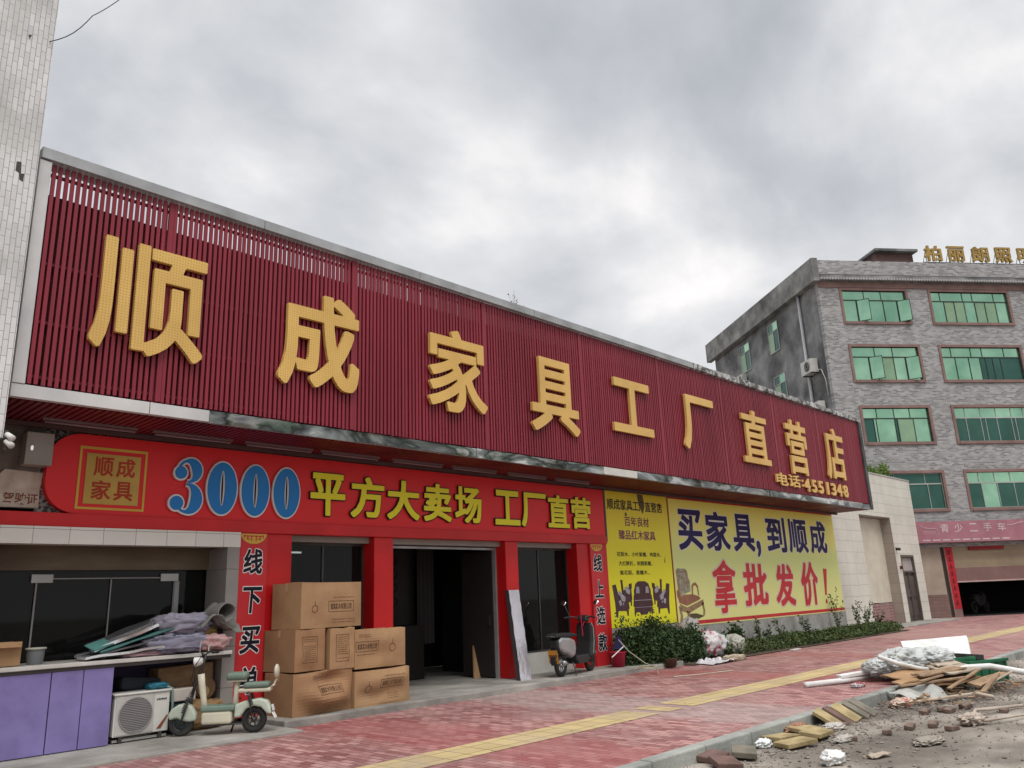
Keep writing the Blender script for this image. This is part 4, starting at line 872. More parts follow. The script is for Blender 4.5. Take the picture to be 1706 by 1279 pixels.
# ---------------------------------------------------------------- mint electric scooter
mint = M('mint_paint', (.50,.56,.46), (.45,.51,.42), rough=.3, dirt=.12, rr=.06); creamp = M('cream_paint', (.60,.57,.44), (.54,.51,.40), rough=.3, dirt=.1)
padg = M('sage_pad', (.17,.235,.19), (.14,.195,.155), rough=.6, dirt=.15)
def wheel(par, c, r, tyre, name='wheel', rimmat=None, spokes=6, w_=.03):
    t = MB().torus(c, (0,1,0), r-tyre, tyre, n=32, m=10).build(name, rubber, par, local=True, smooth=True)
    mb = MB(); mb.torus(c, (0,1,0), r-tyre*2.1, .012, n=28, m=6); mb.tube([(c[0],c[1]-.045,c[2]),(c[0],c[1]+.045,c[2])], .03, 12)
    for k in range(spokes):
        a = 2*math.pi*k/spokes+.3; mb.tube([c, (c[0]+(r-tyre*2.1)*math.cos(a), c[1], c[2]+(r-tyre*2.1)*math.sin(a))], .009, 6)
    mb.build('rim', rimmat or dark_metal, t, local=True, smooth=True); return t
ang = math.atan2(10.96-10.35, 5.01-5.71)
sc = thing('electric_scooter', 'small mint green electric scooter parked in front of the counter', 'scooter', (5.71,10.36,.03), ang)
WB = .93
wheel(sc, (WB,0,.165), .165, .03); wheel(sc, (0,0,.165), .165, .038)
def P2(l_, h, y=0): return (WB-l_, y, h)
# curved front mudguard
def guard(cx_, cz_, r0, a0, a1, wd_, tail=0): 
    return lambda u, v: (cx_+(r0+tail*u*u)*math.cos(a0+(a1-a0)*u)*(1-.06*(2*v-1)**2), (v-.5)*wd_, cz_+(r0+tail*u*u)*math.sin(a0+(a1-a0)*u)*(1-.10*(2*v-1)**4))
MB().prism([(WB+.15,.20),(WB+.17,.27),(WB+.13,.34),(WB+.05,.39),(WB-.05,.41),(WB-.13,.37),(WB-.19,.27),(WB-.20,.19),(WB-.12,.175),(WB-.02,.19),(WB+.06,.23)], -.055, .055).build('front_mudguard', mint, sc, local=True, bevel=.03, seg=3)
mb = MB()
for yy in (-.085,.085):
    mb.tube([P2(.01,.165,yy),P2(.07,.36,yy),P2(.12,.55,yy*.8)], .013, 8)
    for k in range(9): q = .25+.022*k; mb.torus(P2(.035+.3*(q-.25)+.0,q+.05,yy),(-.3,0,1),.022,.005,n=10,m=4)
mb.tube([P2(.01,.165,-.085),P2(.01,.165,.085)], .012, 8); mb.build('fork', dark_metal, sc, local=True, smooth=True)
MB().tube([P2(.11,.50),P2(.16,.66),P2(.23,.86),P2(.26,1.0)], [.022,.022,.018,.018], 10).build('stem', dark_metal, sc, local=True, smooth=True)
MB().tube([P2(.215,.76),P2(.235,.62),P2(.265,.45),P2(.29,.28)], [.036,.034,.03,.034], 12, flat=1.3).build('leg_tube', creamp, sc, local=True, smooth=True)
mb = MB(); mb.tube([P2(.30,1.02,-.29),P2(.26,1.03,-.17),P2(.25,1.0,0),P2(.26,1.03,.17),P2(.30,1.02,.29)], .012, 8)
hb = mb.build('handlebar', dark_metal, sc, local=True, smooth=True)
for sg in (-1,1):
    MB().tube([P2(.33,1.015,sg*.36),P2(.29,1.02,sg*.23)], .018, 8).build('grip', black_plastic, hb, local=True, smooth=True)
    MB().tube([P2(.24,1.04,sg*.2),P2(.24,1.12,sg*.21),P2(.25,1.19,sg*.20)], .006, 6).build('mirror_stalk', chrome, hb, local=True)
o = MB().lathe((0,0,0),[(.001,-.07),(.03,-.065),(.052,-.03),(.062,.03),(.064,.045),(.05,.05),(.001,.052)],20).build('headlight', white_plastic, sc, local=True, smooth=True)
o.location = P2(.17,.92); o.rotation_euler = (0,R(98),0)
MB().box(*sorted((P2(.27,0)[0],P2(.66,0)[0])), -.11,.11,.135,.30).build('battery_box', creamp, sc, local=True, bevel=.035, seg=3)
MB().box(*sorted((P2(.26,0)[0],P2(.69,0)[0])), -.12,.12,.295,.365).build('foot_board', padg, sc, local=True, bevel=.02)
MB().tube([P2(.67,.30),P2(.685,.48),P2(.69,.66)], [.045,.035,.04], 12).build('seat_post', creamp, sc, local=True, smooth=True)
MB().box(*sorted((P2(.56,0)[0],P2(.83,0)[0])), -.11,.11,.665,.765).build('saddle', padg, sc, local=True, bevel=.045, seg=4)
MB().box(*sorted((P2(.58,0)[0],P2(.80,0)[0])), -.08,.08,.645,.668).build('saddle_base', creamp, sc, local=True, bevel=.008)
MB().box(*sorted((P2(.79,0)[0],P2(1.12,0)[0])), -.10,.10,.56,.63).build('rear_saddle', padg, sc, local=True, bevel=.03, seg=3)
MB().box(*sorted((P2(.72,0)[0],P2(1.14,0)[0])), -.085,.085,.505,.558).build('rear_rack', creamp, sc, local=True, bevel=.02)
mb = MB().tube([P2(1.10,.54,0),P2(1.17,.58,0),P2(1.20,.66,0)], .014, 8).tube([P2(1.17,.58,-.07),P2(1.17,.58,.07)], .012, 8); mb.build('backrest_bar', creamp, sc, local=True, smooth=True)
blob(MB(), P2(1.20,.755), (.035,.09,.09), 2, 18, 12, amp=0).build('backrest', creamp, sc, local=True, smooth=True)
MB().prism([P2(.68,0)[:1]+(.20,),P2(.68,0)[:1]+(.36,),P2(.80,0)[:1]+(.40,),P2(1.0,0)[:1]+(.43,),P2(1.10,0)[:1]+(.40,),P2(1.15,0)[:1]+(.30,),P2(1.16,0)[:1]+(.22,),P2(1.10,0)[:1]+(.235,),P2(1.02,0)[:1]+(.315,),P2(.93,0)[:1]+(.335,),P2(.83,0)[:1]+(.30,),P2(.76,0)[:1]+(.20,)], -.075,.075).build('rear_body', mint, sc, local=True, bevel=.03, seg=3)
mb = MB()
for sg in (-1,1):
    mb.tube([P2(.86,.52,sg*.085),P2(.885,.40,sg*.095),P2(.92,.18,sg*.09)], .010, 8)
    for k in range(7): mb.torus(P2(.868+.006*k,.47-.018*k,sg*.09),(0,0,1),.022,.006,n=10,m=4)
mb.build('rear_shock', dark_metal, sc, local=True, smooth=True)
MB().tube([P2(.28,.12,-.06),P2(.80,.13,-.06)], .012, 8).tube([P2(.28,.12,.06),P2(.80,.13,.06)], .012, 8).build('frame_tube', dark_metal, sc, local=True)
MB().tube([P2(.68,.17,-.08),P2(.63,.08,-.13),P2(.60,.005,-.17)], [.014,.012,.014], 8).build('kickstand', dark_metal, sc, local=True, smooth=True)
MB().obox(P2(1.17,.30),(.012,.11,.08),(0,R(15),0)).obox(P2(1.19,.21),(.012,.13,.09),(0,R(30),0)).build('rear_plate', white_plastic, sc, local=True, bevel=.006)
MB().obox(P2(.72,.42,-.08),(.03,.03,.04)).build('reflector', M('orange_reflector',(.6,.10,.01),rough=.3), sc, local=True, bevel=.006)
MB().tube([P2(.24,1.0,-.12),P2(.10,.80,-.10),P2(.13,.58,-.05),P2(.2,.5,-.03)], .005, 5).tube([P2(.24,1.0,.1),P2(.14,.86,.05),P2(.10,.7,.02),P2(.15,.55,0)], .005, 5).build('brake_cable', black_plastic, sc, local=True)

# ---------------------------------------------------------------- grey moped right of the doorway
ang = math.atan2(10.86-10.62, 13.55-12.32)
mo = thing('moped', 'dark moped with silver side panel and yellow plate parked facing away by the red pillar', 'moped', (12.34,10.72,.10), ang)
silver = M('silver_paint', (.36,.37,.37), (.30,.31,.31), rough=.28, metal=.4, dirt=.1); dark_body = M('black_paint', (.022,.024,.026), (.03,.03,.03), rough=.3)
wheel(mo, (0,0,.21), .21, .045, rimmat=silver); wheel(mo, (1.2,0,.21), .21, .045, rimmat=dark_metal)
MB().prism([(-.18,.50),(-.22,.68),(-.1,.74),(.2,.72),(.42,.66),(.46,.50),(.42,.38),(.30,.32),(.12,.40),(-.05,.44)], -.13,.13).build('side_panel', silver, mo, local=True, bevel=.05, seg=3)
MB().prism([(-.26,.55),(-.28,.68),(-.1,.745),(.0,.75),(-.02,.44),(-.12,.42)], -.10,.10).build('tail_cover', dark_body, mo, local=True, bevel=.03)
MB().prism([(-.30,.74),(-.28,.80),(0,.815),(.30,.80),(.52,.76),(.52,.72),(.2,.72),(-.1,.735)], -.125,.125).build('seat', black_plastic, mo, local=True, bevel=.03, seg=3)
MB().tube([(-.30,-.09,.74),(-.38,-.06,.76),(-.38,.06,.76),(-.30,.09,.74)], .013, 8).build('grab_rail', dark_metal, mo, local=True, smooth=True)
MB().prism([(.40,.28),(.40,.36),(.92,.36),(.96,.28),(.90,.20),(.50,.20)], -.15,.15).build('foot_board', dark_body, mo, local=True, bevel=.02)
mb = MB().prism([(.92,.30),(1.0,.60),(1.02,.92),(1.10,.98),(1.18,.84),(1.24,.55),(1.16,.40),(1.02,.26)], -.19,.19); mb.build('front_shield', dark_body, mo, local=True, bevel=.05, seg=3)
MB().tube([(1.02,-.20,.36),(1.06,-.205,.62),(1.07,-.20,.86),(1.06,-.16,.96)], .006, 6).build('shield_trim', M('pale_trim',(.5,.5,.4),rough=.3), mo, local=True)
MB().prism([(1.0,.36),(1.1,.46),(1.26,.47),(1.40,.38),(1.42,.30),(1.3,.42),(1.15,.43)], -.07,.07).build('front_mudguard', silver, mo, local=True, bevel=.02)
mb = MB()
for sg in (-1,1): mb.tube([(1.2,sg*.07,.21),(1.14,sg*.07,.45)], .018, 8)
mb.build('fork', dark_metal, mo, local=True)
MB().tube([(1.04,0,.95),(1.0,0,1.06)], .03, 10).build('stem', dark_body, mo, local=True)
hb = MB().tube([(.86,-.34,1.06),(.94,-.22,1.08),(1.02,-.08,1.05),(1.02,.08,1.05),(.94,.22,1.08),(.86,.34,1.06)], .013, 8).build('handlebar', dark_metal, mo, local=True, smooth=True)
MB().prism([(.94,1.0),(.98,1.1),(1.08,1.12),(1.14,1.02),(1.05,.96)], -.11,.11).build('headlight_cowl', dark_body, mo, local=True, bevel=.03)
for sg in (-1,1):
    MB().tube([(.86,sg*.36,1.06),(.92,sg*.25,1.08)], .02, 8).build('grip', black_plastic, hb, local=True)
    MB().tube([(.93,sg*.25,1.08),(.90,sg*.31,1.22),(.92,sg*.36,1.32)], .007, 6).build('mirror_stalk', dark_metal, hb, local=True)
    q = MB().lathe((0,0,0),[(.001,-.01),(.055,-.006),(.06,0),(.055,.006),(.001,.008)],16).build('mirror', M('mirror_glass',(.85,.85,.85),rough=.03,metal=1.0,dirt=0) if 'mirror_glass' not in bpy.data.materials else bpy.data.materials['mirror_glass'], hb, local=True, smooth=True)
    q.location = (.91,sg*.38,1.36); q.rotation_euler = (0,R(-62),0)
pl = MB().obox((-.27,.0,.38),(.006,.21,.25),(0,R(-14),0)).build('number_plate', M('plate_yellow',(.60,.27,.03),(.55,.24,.03),scale=8), mo, local=True, bevel=.003)
mb = MB()
for k in range(4): mb.obox((-.278-.002,-.07+.045*k,.40),(.004,.03,.05),(0,R(-14),0))
mb.obox((-.262,0,.46),(.004,.12,.03),(0,R(-14),0)); mb.build('plate_marks', M('plate_ink',(.16,.06,.02)), pl, local=True)
MB().prism([(-.24,.55),(-.30,.30),(-.26,.22),(-.18,.36),(-.16,.50)], -.06,.06).build('rear_mudguard', dark_body, mo, local=True, bevel=.01)
MB().tube([(.05,-.12,.24),(-.1,-.15,.26),(-.16,-.15,.27)], [.03,.045,.045], 10).build('motor_cover', silver, mo, local=True, smooth=True)
MB().tube([(.3,-.10,.25),(.27,-.17,.12),(.24,-.2,.005)], .012, 6).build('kickstand', dark_metal, mo, local=True)
mb = MB().tube([(.55,-.24,.92),(.70,-.20,1.0)], .006, 5); mb.tube([(.44,-.26,1.22),(.50,-.24,.95),(.56,-.22,.72)], .012, 6); mb.build('red_stick', M('red_rod',(.45,.02,.06)), mo, local=True)

bk = thing('bucket', 'red plastic bucket between the moped and the bushes', 'bucket', (14.45,10.92,.1))
MB().lathe((14.45,10.92,.102), [(.001,0),(.13,0),(.17,.29),(.18,.30),(.165,.30),(.125,.02),(.001,.015)], 24).build('body', M('red_plastic',(.42,.012,.045),rough=.35), bk, smooth=True)
MB().torus((14.45,10.92,.40),(0,0,1),.178,.010).build('rim', bpy.data.materials['red_plastic'], bk, smooth=True)
br = thing('broom', 'broom with navy bristles resting across the red bucket', 'broom', (14.4,10.9,.4))
MB().tube([(14.0,10.74,.33),(14.62,10.86,.52)], .012, 8).build('handle', white_plastic, br)
MB().prism([(14.22,.47),(14.62,.47),(14.50,.70),(14.42,.74)], 10.85, 10.89).build('bristles', M('navy_bristle',(.02,.015,.06),rough=.9), br)

# ---------------------------------------------------------------- plants
def bush(lab, c, r, n, seed, mat=leaf_d, size=.035, cat='bush', group=None, name='bush', stems=14, pw=.55):
    rg = random.Random(seed); t = thing(name, lab, cat, (c[0],c[1],c[2]), group=group); lf = MB(); st = MB()
    cl = []
    for i in range(stems):
        a = rg.uniform(0,6.28); q = rg.random()**.5; tip = Vector((c[0]+r[0]*q*math.cos(a)*.85, c[1]+r[1]*q*math.sin(a)*.85, c[2]+r[2]*(1-.5*q*q)*rg.uniform(.7,1.28)))
        b0 = Vector((c[0]+r[0]*.35*q*math.cos(a), c[1]+r[1]*.35*q*math.sin(a), c[2])); st.tube([b0, b0.lerp(tip,.5)+Vector((0,0,.05)), tip], [.010,.007,.002], 5); cl.append((b0, tip))
    def fn():
        k = rg.random()
        if k < .62:
            b0, tip = rg.choice(cl); u = rg.uniform(.35,1.03); return b0.lerp(tip, u)+Vector((rg.gauss(0,.075), rg.gauss(0,.075), rg.gauss(0,.055)))
        a = rg.uniform(0,6.28); q = rg.random()**pw; h = rg.random()
        return Vector((c[0]+r[0]*q*math.cos(a)*math.sqrt(1-.5*h*h), c[1]+r[1]*q*math.sin(a)*math.sqrt(1-.5*h*h), c[2]+r[2]*.85*h))
    leaves(lf, fn, n, size, rg, elong=1.9)
    st.build('stem', twig, t); lf.build('foliage', mat, t); return t
bush('large dark bush in front of the narrow yellow poster', (15.75,10.85,.04), (1.15,.46,.90), 12500, 3, stems=70)
bush('dark bush with brownish shade at the left, beside the red bucket', (14.95,11.08,.08), (.38,.3,.86), 2600, 4, stems=16)
bush('lower dark bush right of the large one, next to the trash bags', (16.85,10.72,.04), (.70,.38,.78), 5200, 5, stems=24)
bush('small round bush against the pale base wall behind the trash bags', (19.7,11.05,.05), (.30,.22,.62), 1300, 6, stems=12, size=.04)
pp = thing('potted_plant', 'brown ceramic pot with a small plant at the foot of the large bush', 'plant pot', (15.55,10.42,.02))
MB().lathe((15.55,10.33,.02), [(.001,0),(.10,0),(.15,.17),(.17,.19),(.15,.19),(.13,.14),(.001,.13)], 20).build('pot', M('pot_clay',(.13,.075,.05),(.09,.055,.04),rough=.5), pp, smooth=True)
rg = random.Random(12); lf = MB(); leaves(lf, lambda: (15.55+rg.gauss(0,.09), 10.35+rg.gauss(0,.07), .2+abs(rg.gauss(0,.1))), 260, .035, rg); lf.build('foliage', leaf_d, pp)
# ground cover hedge along the wall base: one mass of small leaves
rg = random.Random(31); lf = MB()
def hf():
    x = 18.7+rg.random()**.8*11.2; y = rg.uniform(10.3,11.4)+.0; k = 1-((y-10.85)/.62)**2
    h = (.26+.16*mn.noise(Vector((x*1.1,y,2)))+.10*mn.noise(Vector((x*3,y*2,7))))*max(.15,k)**.5
    return (x, y, .03+h*rg.random()**.6)
leaves(lf, hf, 26000, .032, rg, elong=2.0)
tag(lf.build('ground_cover', leaf_g), kind='stuff')
rg = random.Random(77)
spots = [(19.2,11.0,.55,'tall thin weed rising from the hedge just right of the trash bags'),(20.9,10.95,.85,'reddish stalky weed in the hedge under the first red slogan character'),(21.5,11.05,.62,'bushy weed in the hedge left of the second red slogan character'),(22.6,11.2,.75,'arching weed before the pale base wall in mid hedge'),(24.2,11.1,.72,'spindly weed in the hedge below the third red slogan character'),(26.9,11.3,1.55,'tallest flowering weed in front of the red exclamation mark'),(28.6,11.3,1.15,'weed at the corner of the shop wall beside the shutter'),(29.4,11.3,1.0,'leafy weed in front of the shutter base'),(29.9,11.1,.62,'last low weed at the right end of the hedge'),(18.4,10.6,.42,'short weed at the left start of the hedge')]
for i, (x, y, h, lab) in enumerate(spots):
    weed('hedge_weed', (x,y,.03), h, 5, leaf_g if i % 2 else leaf_d, lab, spread=.28, leaf=.038, nleaf=150 if h < .9 else 200, group='weeds standing above the hedge', seed=40+i)
ho = MB().tube([(14.08,10.6,.68),(14.25,10.5,.45),(14.4,10.2,.2),(14.42,9.95,.115),(14.2,9.75,.03)], .010, 6)
pts = [(14.2+.02*k*0+.30*math.cos(k*.5)*(1-.012*k), 10.0+.22*math.sin(k*.5)*(1-.01*k), .115+.0015*k) for k in range(30)]; ho.tube(pts, .010, 6)
tag(ho.build('garden_hose', M('hose_cream',(.42,.40,.30),(.36,.34,.26),rough=.5), smooth=True), 'thin cream hose coiled on the platform edge before the bushes', 'hose')
tag(MB().tube([(13.9,9.2,.012),(14.5,8.95,.012),(15.4,8.75,.012)], .012, 6).build('thin_pole', M('pale_pole',(.5,.46,.36))), 'thin pale pole lying on the red paving near the hose', 'pole')
# trash bags and litter by the hedge
bagw = M('white_bag', (.58,.60,.60), (.48,.51,.52), scale=3, rough=.45, bump=.8, bscale=9, dirt=.2)
bagp = M('pink_print_bag', (.62,.60,.60), (.48,.06,.12), scale=6, lo=.52, hi=.6, rough=.45, bump=.6, bscale=9, dirt=.15)
def bag(lab, c, r, mat, seed): return cushion('trash_bag', lab, 'trash bag', c, r, mat, seed, fold=.35, amp=.25, zmin=.03, sq=.8)
bag('pale grey plastic sack at the back against the chair picture', (17.75,11.15,.50),(.30,.22,.42), M('grey_bag',(.42,.40,.38),(.34,.32,.30),rough=.5,bump=.7), 1)
bag('white plastic bag with pink and red print in the middle of the trash', (17.85,10.75,.36),(.42,.25,.27), bagp, 2)
bag('long white plastic bag sloping down to the right of the pink one', (18.3,10.85,.27),(.48,.25,.24), bagw, 3)
bag('rounded off-white bag at the right end of the trash', (19.05,10.7,.25),(.28,.22,.22), M('offwhite_bag',(.50,.49,.42),(.42,.41,.36),rough=.5,bump=.7), 4)
tag(MB().grid(lambda u,v:(16.3+u*.95+.2*v, 9.75+v*.55, .02+.05*mn.noise(Vector((u*3,v*3,5)))**2*4+.03*u), 14, 8).build('paper_sheet', M('paper_white',(.66,.64,.66),(.58,.56,.58),rough=.6), solid=.004), 'crumpled white sheet lying on the paving below the trash bags', 'sheet')
cushion('crumpled_paper', 'crumpled cream paper beside the white sheet on the paving', 'paper', (17.6,9.95,.06),(.38,.14,.07), M('cream_paper',(.52,.44,.33),(.42,.35,.26),rough=.8,bump=.5), 33, zmin=.004, fold=.5)
tag(MB().obox((20.9,10.0,.02),(.55,.12,.02),(0,0,.1)).build('foam_strip', white_plastic), 'white foam strip on the paving edge below the hedge', 'foam strip')

# ---------------------------------------------------------------- cream tiled annex with roller shutter
an = thing('annex_building', 'low cream tiled annex with a roller shutter and a brown side door', 'building', (34,12,0))
ct = brick_mat('annex_tile', (.62,.60,.53), (.58,.56,.50), (.33,.31,.27), .8, .4, 'xz', msize=.008, offset=0, rough=.4, bump=.15, dirt=.16)
ctd = brick_mat('annex_tile_brown', (.36,.31,.26), (.33,.285,.24), (.22,.19,.16), .5, .4, 'yz', msize=.008, offset=0, rough=.5, bump=.15, dirt=.16)
w = MB(); w.box(28.36,31.75,11.95,12.9,0,5.95); w.box(31.75,35.10,11.95,12.9,4.23,5.95); w.box(35.10,35.62,11.95,12.9,0,5.95); w.box(35.62,37.20,11.95,12.9,2.72,5.95); w.box(37.20,38.20,11.95,12.9,0,5.95)
w.build('wall', ct, an)
MB().box(28.36,38.25,11.93,12.95,5.953,6.02).build('coping', M('coping',(.50,.49,.45),dirt=.25), an, bevel=.01)
MB().box(35.085,35.097,11.96,12.5,0.05,4.22).build('reveal', ctd, an)
MB().box(31.75,35.08,11.97,12.6,4.20,4.226).build('soffit', plaster, an)
s = MB(); z = .86
while z < 4.18: s.box(31.76,35.08,12.36,12.38,z,z+.075); s.box(31.76,35.08,12.372,12.40,z+.075,z+.09); z += .09
s.build('roller_shutter', M('shutter_cream',(.66,.62,.51),(.61,.57,.47),rough=.45,dirt=.12), an)
s = MB(); z = .05; 
for i in range(7): s.box(31.76,35.08,12.34,12.38,z,z+.095); z += .112
s.build('shutter_base', M('striped_pink_brick',(.34,.20,.19),(.25,.15,.14),scale=5), an)
MB().box(31.74,31.80,11.955,12.4,.05,4.2).build('guide_rail', alu_light, an)
dr = MB().box(35.66,37.16,12.05,12.10,.06,2.68).build('door', M('bronze_door',(.075,.055,.05),(.11,.085,.075),scale=9,rough=.4,metal=.3,bump=.5,bscale=6), an, bevel=.008)
f = MB(); f.box(35.62,35.72,11.94,12.06,.05,2.72); f.box(37.10,37.20,11.94,12.06,.05,2.72); f.box(35.72,37.10,11.94,12.06,2.62,2.72); f.box(35.72,37.10,11.97,12.05,2.0,2.06); f.box(36.38,36.43,12.0,12.05,.1,2.0); f.build('frame', M('door_frame_brown',(.12,.10,.085)), dr)
MB().box(35.73,37.09,12.03,12.045,2.07,2.60).build('fanlight', M('frosted_glass',(.40,.37,.36),(.34,.31,.30),rough=.3), dr)
mb = MB()
for x0 in (35.8,36.5):
    for z0, z1 in ((.25,.85),(1.0,1.85)): mb.box(x0,x0+.52,12.03,12.048,z0,z1)
mb.build('raised_panel', M('door_panel',(.10,.075,.065),(.14,.11,.10),rough=.35,metal=.3), dr, bevel=.015)
MB().box(36.33,36.37,11.98,12.04,1.0,1.3).build('handle', chrome, dr)
for i, (xx, zz, lab) in enumerate(((35.25,2.95,'black wall camera above the brown annex door'),(35.42,2.2,'small dark red alarm box beside the brown annex door'))):
    t = thing('wall_camera' if i == 0 else 'alarm_box', lab, 'camera' if i == 0 else 'alarm', (xx,11.95,zz))
    if i == 0: MB().tube([(xx,11.93,zz),(xx-.03,11.78,zz-.02)], [.05,.06], 10).build('body', black_plastic, t); MB().box(xx-.05,xx+.05,11.93,11.948,zz-.06,zz+.06).build('bracket', black_plastic, t)
    else: MB().box(xx-.06,xx+.06,11.87,11.945,zz-.07,zz+.07).build('case', M('alarm_red',(.14,.02,.03)), t, bevel=.01); MB().disc((xx,11.865,zz),(0,1,0),.03,.012,12).build('button', black_plastic, t)

# tree behind the annex
tr = thing('tree', 'leafy green tree crown showing above the cream annex wall', 'tree', (37.3,13.15,0))
MB().tube([(37.3,13.15,0),(37.35,13.15,2.5),(37.2,13.15,4.8)], [.10,.08,.06], 10).tube([(37.2,13.15,4.7),(36.8,13.15,5.6),(36.5,13.1,6.3)], [.05,.03,.012], 7).tube([(37.2,13.15,4.7),(37.8,13.1,5.8),(38.3,13.1,6.6)], [.05,.03,.012], 7).build('trunk', twig, tr, smooth=True)
rg = random.Random(55); lf = MB(); cs_ = [(37.2+rg.gauss(0,.75), 13.12+rg.uniform(-.08,.1), 6.15+rg.gauss(0,.33)) for _ in range(24)]
def tf():
    c = rg.choice(cs_); return (c[0]+rg.gauss(0,.18), c[1]+rg.gauss(0,.07), min(c[2]+rg.gauss(0,.16), 7.05))
leaves(lf, tf, 8000, .05, rg, elong=2.0); lf.build('crown', leaf_t, tr)

# ---------------------------------------------------------------- grey brick building at the end of the street
GA = 0.661751690
gb = thing('brick_building', 'four-storey grey brick building with green glass windows at the end of the street', 'building', (39.74,12.53,0), -GA)
KW = dict(local=True)
gbr = brick_mat('grey_facing_brick', (.38,.375,.37), (.17,.168,.175), (.36,.355,.35), .24, .08, 'xz', msize=.010, rough=.85, bump=.6, noise_c=(.24,.225,.215), ncs=.5, nlo=.55,nhi=.9, dirt=.14, bias=.0)
gcon = M('stained_concrete', (.30,.30,.30), (.17,.17,.172), scale=.8, lo=.35, hi=.62, rough=.9, bump=.4, bscale=10, dirt=.3, dscale=.8, detail=10, dist=.8)
trimc = M('pink_brown_trim', (.27,.165,.15), (.22,.135,.12), rough=.7, dirt=.15)
XW, XE, DEP = -2.99, 13.0, 13.0
w = MB(); rows = [(14.08,15.72),(11.10,12.78),(8.04,9.70),(4.86,6.54)]
cols = [[(-1.78,1.64),(3.02,7.30)],[(-1.74,1.80),(3.04,7.38)],[(-1.67,1.78),(3.12,7.50)],[(-1.60,1.87),(3.15,7.55)]]
zt = 16.45
for (z0, z1), cc in zip(rows, cols):
    w.box(XW,XE,0,.25,z1,zt); zt = z0; X = XW
    for a, b_ in cc: w.box(X,a,0,.25,z0,z1); X = b_
    w.box(X,XE,0,.25,z0,z1)
w.box(XW,XE,0,.25,3.1,zt)
w.build('front_wall', gbr, gb, **KW)
MB().box(XW,XW+.25,.252,DEP,0,16.45).build('side_wall', gcon, gb, **KW)
MB().box(XE-.25,XE,.252,DEP,0,16.45).box(XW,XE,DEP,DEP+.25,0,16.45).build('back_wall', gcon, gb, **KW)
MB().box(XW,XE,.26,DEP,15.95,16.05).build('roof', gcon, gb, **KW)
# eaves, parapet
MB().box(XW-.02,XE,-.32,-.02,16.45,17.18).build('front_parapet', gbr, gb, **KW)
MB().box(XW-.34,XW-.02,-.32,DEP+.8,16.10,17.30).build('side_parapet', M('stained_parapet',(.36,.36,.34),(.21,.21,.205),scale=1.2,lo=.35,hi=.6,rough=.9,dirt=.3,detail=10), gb, **KW)
MB().box(XW-.02,XE,-.30,.0,16.30,16.447).build('eaves_slab', gcon, gb, **KW)
s = MB(); x = XW
while x < XE: s.tube([(x+.06,-.36,16.22),(x+.06,-.04,16.30)], .06, 8); x += .15
s.build('tile_eave', M('white_eave_tile',(.55,.55,.56),(.42,.42,.43),rough=.4), gb, local=True)
MB().box(XW,XE,-.06,-.002,15.86,16.14).build('top_band', trimc, gb, **KW)
gg = M('green_glass', (.38,.64,.45), (.24,.47,.32), scale=.6, rough=.06, metal=.85, dirt=.12, rr=.03, bump=.05, bscale=1.5)
gd = M('dark_green_glass', (.03,.10,.08), (.05,.13,.10), scale=.6, rough=.08, metal=.4, rr=.03)
gl = M('pale_green_blind', (.28,.42,.26), (.22,.36,.24), scale=.5, rough=.3, metal=.2)
gm2 = M('window_metal', (.04,.05,.045), rough=.4); gwm = M('window_metal_pale', (.42,.44,.42), rough=.4)
def gwin(a, b_, z0, z1, mull, low, opens=(), pale=False, dark=(), blinds=(), split=.30, up=None, depth=.1, alldark=False):
    fr = MB(); t = .13; y0, y1 = -.045, .12
    fr.box(a-t,a,y0,y1,z0-t,z1+t); fr.box(b_,b_+t,y0,y1,z0-t,z1+t); fr.box(a,b_,y0,y1,z1,z1+t); fr.box(a,b_,y0-.03,y1,z0-t,z0)
    wn = fr.build('window', trimc, gb, **KW)
    zt = z1-(z1-z0)*split; m_ = MB(); mt = gwm if pale else gm2; e = .028
    for q in up or mull: m_.box(a+q*(b_-a)-e/2,a+q*(b_-a)+e/2,.05,.10,zt+e,z1-e)
    for q in low: m_.box(a+q*(b_-a)-e/2,a+q*(b_-a)+e/2,.045,.105,z0+e,zt-e)
    m_.box(a,b_,.05,.10,zt-e,zt+e); m_.box(a,a+e,.05,.10,z0,z1); m_.box(b_-e,b_,.05,.10,z0,z1); m_.box(a+e,b_-e,.05,.10,z1-e,z1); m_.box(a+e,b_-e,.05,.10,z0,z0+e)
    m_.build('frame', mt, wn, **KW)
    edges = [0]+list(low)+[1]
    for k in range(len(edges)-1):
        q0, q1 = a+edges[k]*(b_-a), a+edges[k+1]*(b_-a)
        mt = gd if (k in dark or alldark) else gl if k in blinds else gg
        ti = R(rnd.uniform(-1.2,1.2)); yy = .074+rnd.uniform(-.004,.004)
        MB().obox(((q0+q1)/2, yy, (z0+zt)/2), (q1-q0, .006, zt-z0), (0,0,ti*.3)).build('pane', mt, wn, **KW)
    MB().box(a,b_,.07,.076,zt,z1).build('top_pane', gd if alldark else gg, wn, **KW)
    for q, side in opens:
        x0 = a+q*(b_-a); wd_ = (b_-a)*.17; an_ = R(38)*side
        cx_ = x0+math.cos(an_)*wd_/2*1; 
        o_ = MB(); h = zt-z0-.04
        o_.box(0,wd_,-.015,.015,0,.03); o_.box(0,wd_,-.015,.015,h-.03,h); o_.box(0,.03,-.015,.015,.03,h-.03); o_.box(wd_-.03,wd_,-.015,.015,.03,h-.03)
        ob = o_.build('open_casement', gm2, wn, **KW); ob.location = (x0, .04, z0+.02); ob.rotation_euler = (0,0,an_ if side < 0 else math.pi-R(38))
        pz = MB().box(.03,wd_-.03,-.003,.003,.03,h-.03).build('pane', gg, ob, **KW)
    return wn
gwin(-1.78,1.64,*rows[0],(.35,.62),(.22,.35,.64,.86),opens=((.22,-1),(.86,-1)),blinds=(1,),dark=(4,))
